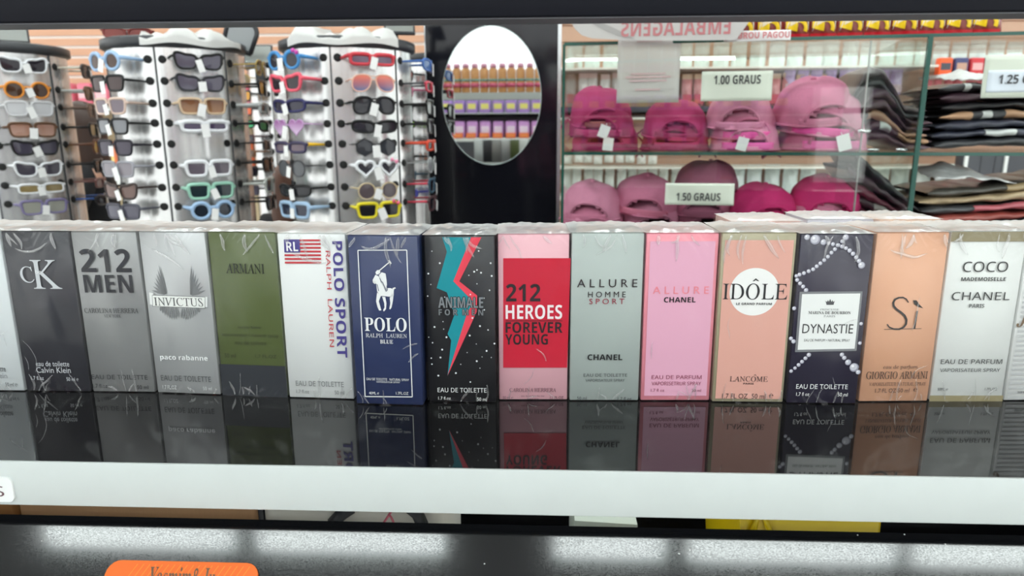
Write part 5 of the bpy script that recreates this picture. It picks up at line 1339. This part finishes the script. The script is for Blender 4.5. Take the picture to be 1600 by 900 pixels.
# ---------------------------------------------------------------- people behind the towers
SKIN = mat('skin', (206, 160, 138), 0.5, noise=0.05, nscale=30); HAIR = mat('brown hair', (62, 42, 34), 0.42, noise=0.3, nscale=60, stretch=(1, 1, .08)); CLOTH = mat('black cloth', (22, 22, 26), 0.8)
HAIR2 = mat('chestnut hair', (104, 70, 56), 0.42, noise=0.25, nscale=60, stretch=(1, 1, .08))
def skin_mesh(chains, root=None):
    """grows one surface over joints; chains: lists of ((x,y,z), r)"""
    idx = {}; vs = []; rs = []; es = []
    for ch in chains:
        prev = None
        for p, r in ch:
            k = tuple(round(c, 4) for c in p)
            if k not in idx: idx[k] = len(vs); vs.append(p); rs.append(r)
            if prev is not None and prev != idx[k]: es.append((prev, idx[k]))
            prev = idx[k]
    me = bpy.data.meshes.new('figure'); me.from_pydata(vs, es, []); o = bpy.data.objects.new('figure', me); COL.objects.link(o)
    md = o.modifiers.new('skin', 'SKIN'); 
    if not me.skin_vertices: me.skin_vertices.new()
    for i, r in enumerate(rs):
        sv = me.skin_vertices[0].data[i]; sv.radius = (r, r); sv.use_root = (i == 0)
    s = o.modifiers.new('sub', 'SUBSURF'); s.levels = 2; s.render_levels = 2
    dg = bpy.context.evaluated_depsgraph_get(); dg.update()
    m2 = bpy.data.meshes.new_from_object(o.evaluated_get(dg)); bpy.data.objects.remove(o)
    mb = MB(); mb.add([v.co[:] for v in m2.vertices], [list(p.vertices) for p in m2.polygons], 0, True); return mb
def person(label, x, y, rz, H, hair, hair_len, raise_arm=False):
    t = thing('person', label, 'person', (x, y, 0), rz); k = H / 1.65
    def P(a, b, c): return (a * k, b * k, c * k)
    tor = [(P(0, 0, .92), .13 * k), (P(0, 0, 1.08), .115 * k), (P(0, 0, 1.24), .125 * k), (P(0, .01, 1.36), .085 * k), (P(0, .01, 1.43), .048 * k), (P(0, -.005, 1.48), .05 * k)]
    ch = [tor]; cl = [[(p, r + .012 * k) for p, r in tor[:4]]]
    for s in (-1, 1):
        leg = [(P(0, 0, .92), .13 * k), (P(s * .09, 0, .84), .085 * k), (P(s * .1, -.01, .47), .052 * k), (P(s * .1, .02, .1), .034 * k), (P(s * .1, .0, .045), .036 * k), (P(s * .105, -.14, .03), .026 * k)]
        ch.append(leg); cl.append([(p, r + .012 * k) for p, r in leg[:4]])
        up = raise_arm and s > 0
        if up: el, wr = (s * .25, -.1, 1.08), (s * .14, -.3, 1.2)
        else: el, wr = (s * .24, .02, 1.07), (s * .25, -.06, .84)
        arm = [(P(0, 0, 1.24), .125 * k), (P(s * .16, .0, 1.33), .055 * k), (P(*el), .04 * k), (P(*wr), .027 * k)]
        d = (Vector(wr) - Vector(el)).normalized(); sd_ = Vector((0, 1, 0)) if not up else Vector((0, 0, 1)); sd_ = (sd_ - d * sd_.dot(d)).normalized(); cu = d.cross(sd_) * s
        pal = Vector(wr) + d * .05
        ch.append(arm + [(P(*pal), .03 * k)]); cl.append([(p, r + .01 * k) for p, r in arm[:3]])
        for i, (off, ln) in enumerate(((-.024, .062), (-.008, .075), (.009, .07), (.025, .055))):
            b0 = pal + d * .032 + sd_ * off; b1 = b0 + d * ln * .5; b2 = b1 + d * ln * .45 - cu * .018
            ch.append([(P(*pal), .03 * k), (P(*b0), .0095 * k), (P(*b1), .0088 * k), (P(*b2), .0075 * k)])
        b0 = pal - sd_ * .032 - d * .01; ch.append([(P(*pal), .03 * k), (P(*b0), .011 * k), (P(*(b0 - sd_ * .018 + d * .03)), .0095 * k), (P(*(b0 - sd_ * .02 + d * .055)), .008 * k)])
    body = skin_mesh(ch)
    hc = Vector((0, -.02, 1.55)) * k
    def head(u, v):
        a = 2 * math.pi * u; b = math.pi * v - math.pi / 2; x_ = math.cos(b) * math.sin(a); y_ = -math.cos(b) * math.cos(a); z_ = math.sin(b)
        X, Y, Z = .072 * x_, .092 * y_, .115 * z_
        if z_ < 0: X *= 1 - .32 * z_ * z_; Y *= 1 - .1 * z_ * z_ if y_ < 0 else 1 + .1 * z_
        f = max(0, -y_)
        Y -= .022 * math.exp(-(x_ / .16) ** 2 - ((z_ + .18) / .14) ** 2) * (f > .3); Y -= .008 * math.exp(-(x_ / .3) ** 2 - ((z_ + .52) / .1) ** 2) * (f > .3)
        Y += .010 * math.exp(-((abs(x_) - .42) / .18) ** 2 - ((z_ - .05) / .12) ** 2) * (f > .3); Y -= .008 * math.exp(-(x_ / .3) ** 2 - ((z_ + .82) / .14) ** 2) * (f > .1)
        return (hc.x + X * k, hc.y + Y * k, hc.z + Z * k)
    body.grid(head, 40, 28)
    for s in (-1, 1):
        e = MB(); e.lathe([(.004, -.028), (.012, -.02), (.014, 0), (.018, .018), (.012, .03), (.004, .032)], 10, sx=.6); e.xf(Matrix.Translation((hc.x + s * .072 * k, hc.y + .008 * k, hc.z - .012 * k)) @ Matrix.Scale(k, 4)); body.add(e.v, e.f, 0, True)
    body.build('body', SKIN, t)
    for s in (-1, 1):
        e = MB(); e.lathe([(.002, -.006), (.011, -.003), (.013, 0), (.011, .004), (.002, .006)], 10, sx=1, sy=.4); e.xf(Matrix.Translation((hc.x + s * .03 * k, hc.y - .0785 * k, hc.z + .006 * k)) @ Matrix.Scale(k, 4)); e.build('eye', mat('eye', (40, 30, 28), 0.2), t)
        e = MB(); e.tube([(hc.x + s * .014 * k, hc.y - .087 * k, hc.z + .028 * k), (hc.x + s * .032 * k, hc.y - .083 * k, hc.z + .033 * k), (hc.x + s * .048 * k, hc.y - .07 * k, hc.z + .028 * k)], .003 * k, 5); e.build('eyebrow', hair, t)
    e = MB(); e.tube([(hc.x - .022 * k, hc.y - .088 * k, hc.z - .06 * k), (hc.x, hc.y - .096 * k, hc.z - .058 * k), (hc.x + .022 * k, hc.y - .088 * k, hc.z - .06 * k)], [.002 * k, .006 * k, .002 * k], 6); e.build('lips', mat('lips', (176, 92, 92), 0.4), t)
    hr = MB()
    def hf(u, v):
        a = math.radians(-152) + math.radians(304) * u; a += math.pi     # around the back, open at the face
        if v < .4:
            b = math.pi / 2 * (1 - v / .4); r = math.cos(b); z_ = .128 * math.sin(b); y_ = 1
            return (hc.x + .088 * k * r * math.sin(a), hc.y + .012 * k - .105 * k * r * math.cos(a), hc.z + z_ * k)
        q = (v - .4) / .6; r = 1 + .25 * math.sin(q * 2.4) + .03 * math.sin(14 * u)
        return (hc.x + .088 * k * r * math.sin(a), hc.y + .012 * k - .105 * k * (1 + .12 * q) * math.cos(a), hc.z - hair_len * q * k)
    hr.grid(hf, 40, 24); ho = hr.build('hair', hair, t); md = ho.modifiers.new('thick', 'SOLIDIFY'); md.thickness = .012 * k; md.offset = 1
    skin_mesh(cl).build('black_clothes', CLOTH, t)
    for s in (-1, 1):
        sh = MB(); sh.box(s * .1 - .045, s * .1 + .045, -.2, .07, 0, .075, bev=.028, seg=3); sh.xf(Matrix.Scale(k, 4)); sh.build('shoe', CLOTH, t)
    return t
q = at_depth(132, 205, 2.95)
person('person with long dark brown hair in black behind the leftmost and middle towers', q.x, q.y, math.radians(-62), 1.405, HAIR, .5, True)
q = at_depth(452, 300, 2.78)
person('short person with chestnut hair in black, back turned, behind the tower beside the column', q.x, q.y, math.radians(165), 1.17, HAIR2, .36)

# ---------------------------------------------------------------- things on the low shelf, seen through the slit under the white edging
LS = 0.72
def gx(px, py, y): q = at_y(px, py, y); return q.x
yb = 0.12
cbx = thing('cardboard_box', 'tan cardboard box on the low shelf under the white edging', 'box', (0, 0, LS))
xa, xb = gx(29, 792, yb), gx(399, 803, yb)
M_CARD = mat('cardboard', (178, 136, 98), 0.75, noise=0.06, nscale=20, stretch=(20, 1, 1))
MB().box(xa, xb, yb, yb + 0.2, 0, 0.25, bev=0.002, seg=1).build('carton', M_CARD, cbx)
MB().box(xa, xb, yb + 0.095, yb + 0.105, 0.25, 0.2515).build('packing_tape', mat('brown tape', (150, 108, 66), 0.3), cbx)
cbx = thing('cardboard_box', 'darker brown cardboard box at the left edge, beside the tan one', 'box', (0, 0, LS))
MB().box(xa - 0.2, xa - 0.002, yb - 0.005, yb + 0.19, 0, 0.25, bev=0.002, seg=1).build('carton', mat('brown cardboard', (150, 100, 50), 0.75, noise=0.06, nscale=20), cbx)
MB().box(xa - 0.2, xa - 0.002, yb + 0.09, yb + 0.1, 0.25, 0.2515).build('packing_tape', mat('brown tape', (150, 108, 66), 0.3), cbx)
bg = thing('tote_bag', 'off-white bag with black handles and a pink mark on the low shelf', 'bag', (0, 0, LS))
xa, xb = gx(406, 800, yb), gx(690, 806, yb)
MB().box(xa + 0.001, xb, yb, yb + 0.16, 0, 0.26, bev=0.012, seg=3).build('bag_body', mat('off-white canvas', (206, 202, 194), 0.7, noise=0.05, nscale=50), bg)
MB().box(xa - 0.004, xa + 0.001, yb + 0.005, yb + 0.15, 0, 0.26).build('black_side', M_DKB, bg)
def hl(pa, pb, pc):
    a, b, c = (at_y(p[0], p[1], yb - 0.008) for p in (pa, pb, pc)); return [(v.x, v.y, v.z - LS) for v in (a, b, c)]
MB().tube(hl((520, 818), (533, 804), (548, 794)), 0.0065, 8).build('handle', M_DKB, bg); MB().tube(hl((640, 792), (652, 802), (660, 820)), 0.0065, 8).build('handle', M_DKB, bg)
mk = MB(); mk.tube(hl((612, 798), (607, 806), (600, 816)), 0.0012, 6); mk.tube(hl((607, 803), (611, 808), (615, 816)), 0.0012, 6); mk.build('pink_mark', mat('pink print', (214, 110, 130), 0.5), bg)
wl = thing('white_tray', 'white plastic tray corner on the low shelf right of the bag', 'tray', (0, 0, LS))
xa, xb = gx(898, 815, yb + .06), gx(996, 820, yb + .06); zt = at_y(898, 813.5, yb + .06).z - LS; zt2 = at_y(996, 820, yb + .06).z - LS
wm = MB(); wm.add([(xa, yb + .06, 0), (xb, yb + .06, 0), (xb, yb + .2, 0), (xa, yb + .2, 0), (xa, yb + .06, zt), (xb, yb + .06, zt2), (xb, yb + .2, zt2), (xa, yb + .2, zt)], [(0, 3, 2, 1), (4, 5, 6, 7), (0, 1, 5, 4), (1, 2, 6, 5), (2, 3, 7, 6), (3, 0, 4, 7)]); wm.build('tray_body', mat('pale plastic', (206, 216, 206), 0.4), wl)
MB().box(xa - .004, xb + .004, yb + .055, yb + .06, 0, 0.02).build('tray_lip', mat('pale plastic', (206, 216, 206), 0.4), wl)
yl = thing('yellow_crate', 'bright yellow plastic crate with a loop handle on the low shelf at the right', 'crate', (0, 0, LS))
M_Y = mat('yellow plastic', (236, 204, 8), 0.35)
xa, xb = gx(1156, 822, yb), gx(1368, 830, yb)
yw = MB(); zt = 0.26
yw.add([(xa + .02, yb, 0), (xb, yb, 0), (xb, yb + .16, 0), (xa + .02, yb + .16, 0), (xa - .006, yb - .004, zt), (xb, yb - .004, zt), (xb, yb + .17, zt), (xa - .006, yb + .17, zt)], [(0, 3, 2, 1), (4, 5, 6, 7), (0, 1, 5, 4), (1, 2, 6, 5), (2, 3, 7, 6), (3, 0, 4, 7)])
yw.build('crate_body', M_Y, yl); yc = MB(); yc.tube([(xa + .01, yb - .006, .2), (xa + .016, yb - .006, .23), (xa + .03, yb - .006, .2)], 0.004, 6); yc.build('corner_rib', M_Y, yl)
hx = gx(1392, 830, yb)
MB().tube([(xb, yb + .03, .25), (hx - .008, yb + .03, .255), (hx, yb + .03, .23), (hx + .001, yb + .03, .15), (xb, yb + .03, .14)], 0.0045, 8).build('loop_handle', M_Y, yl)
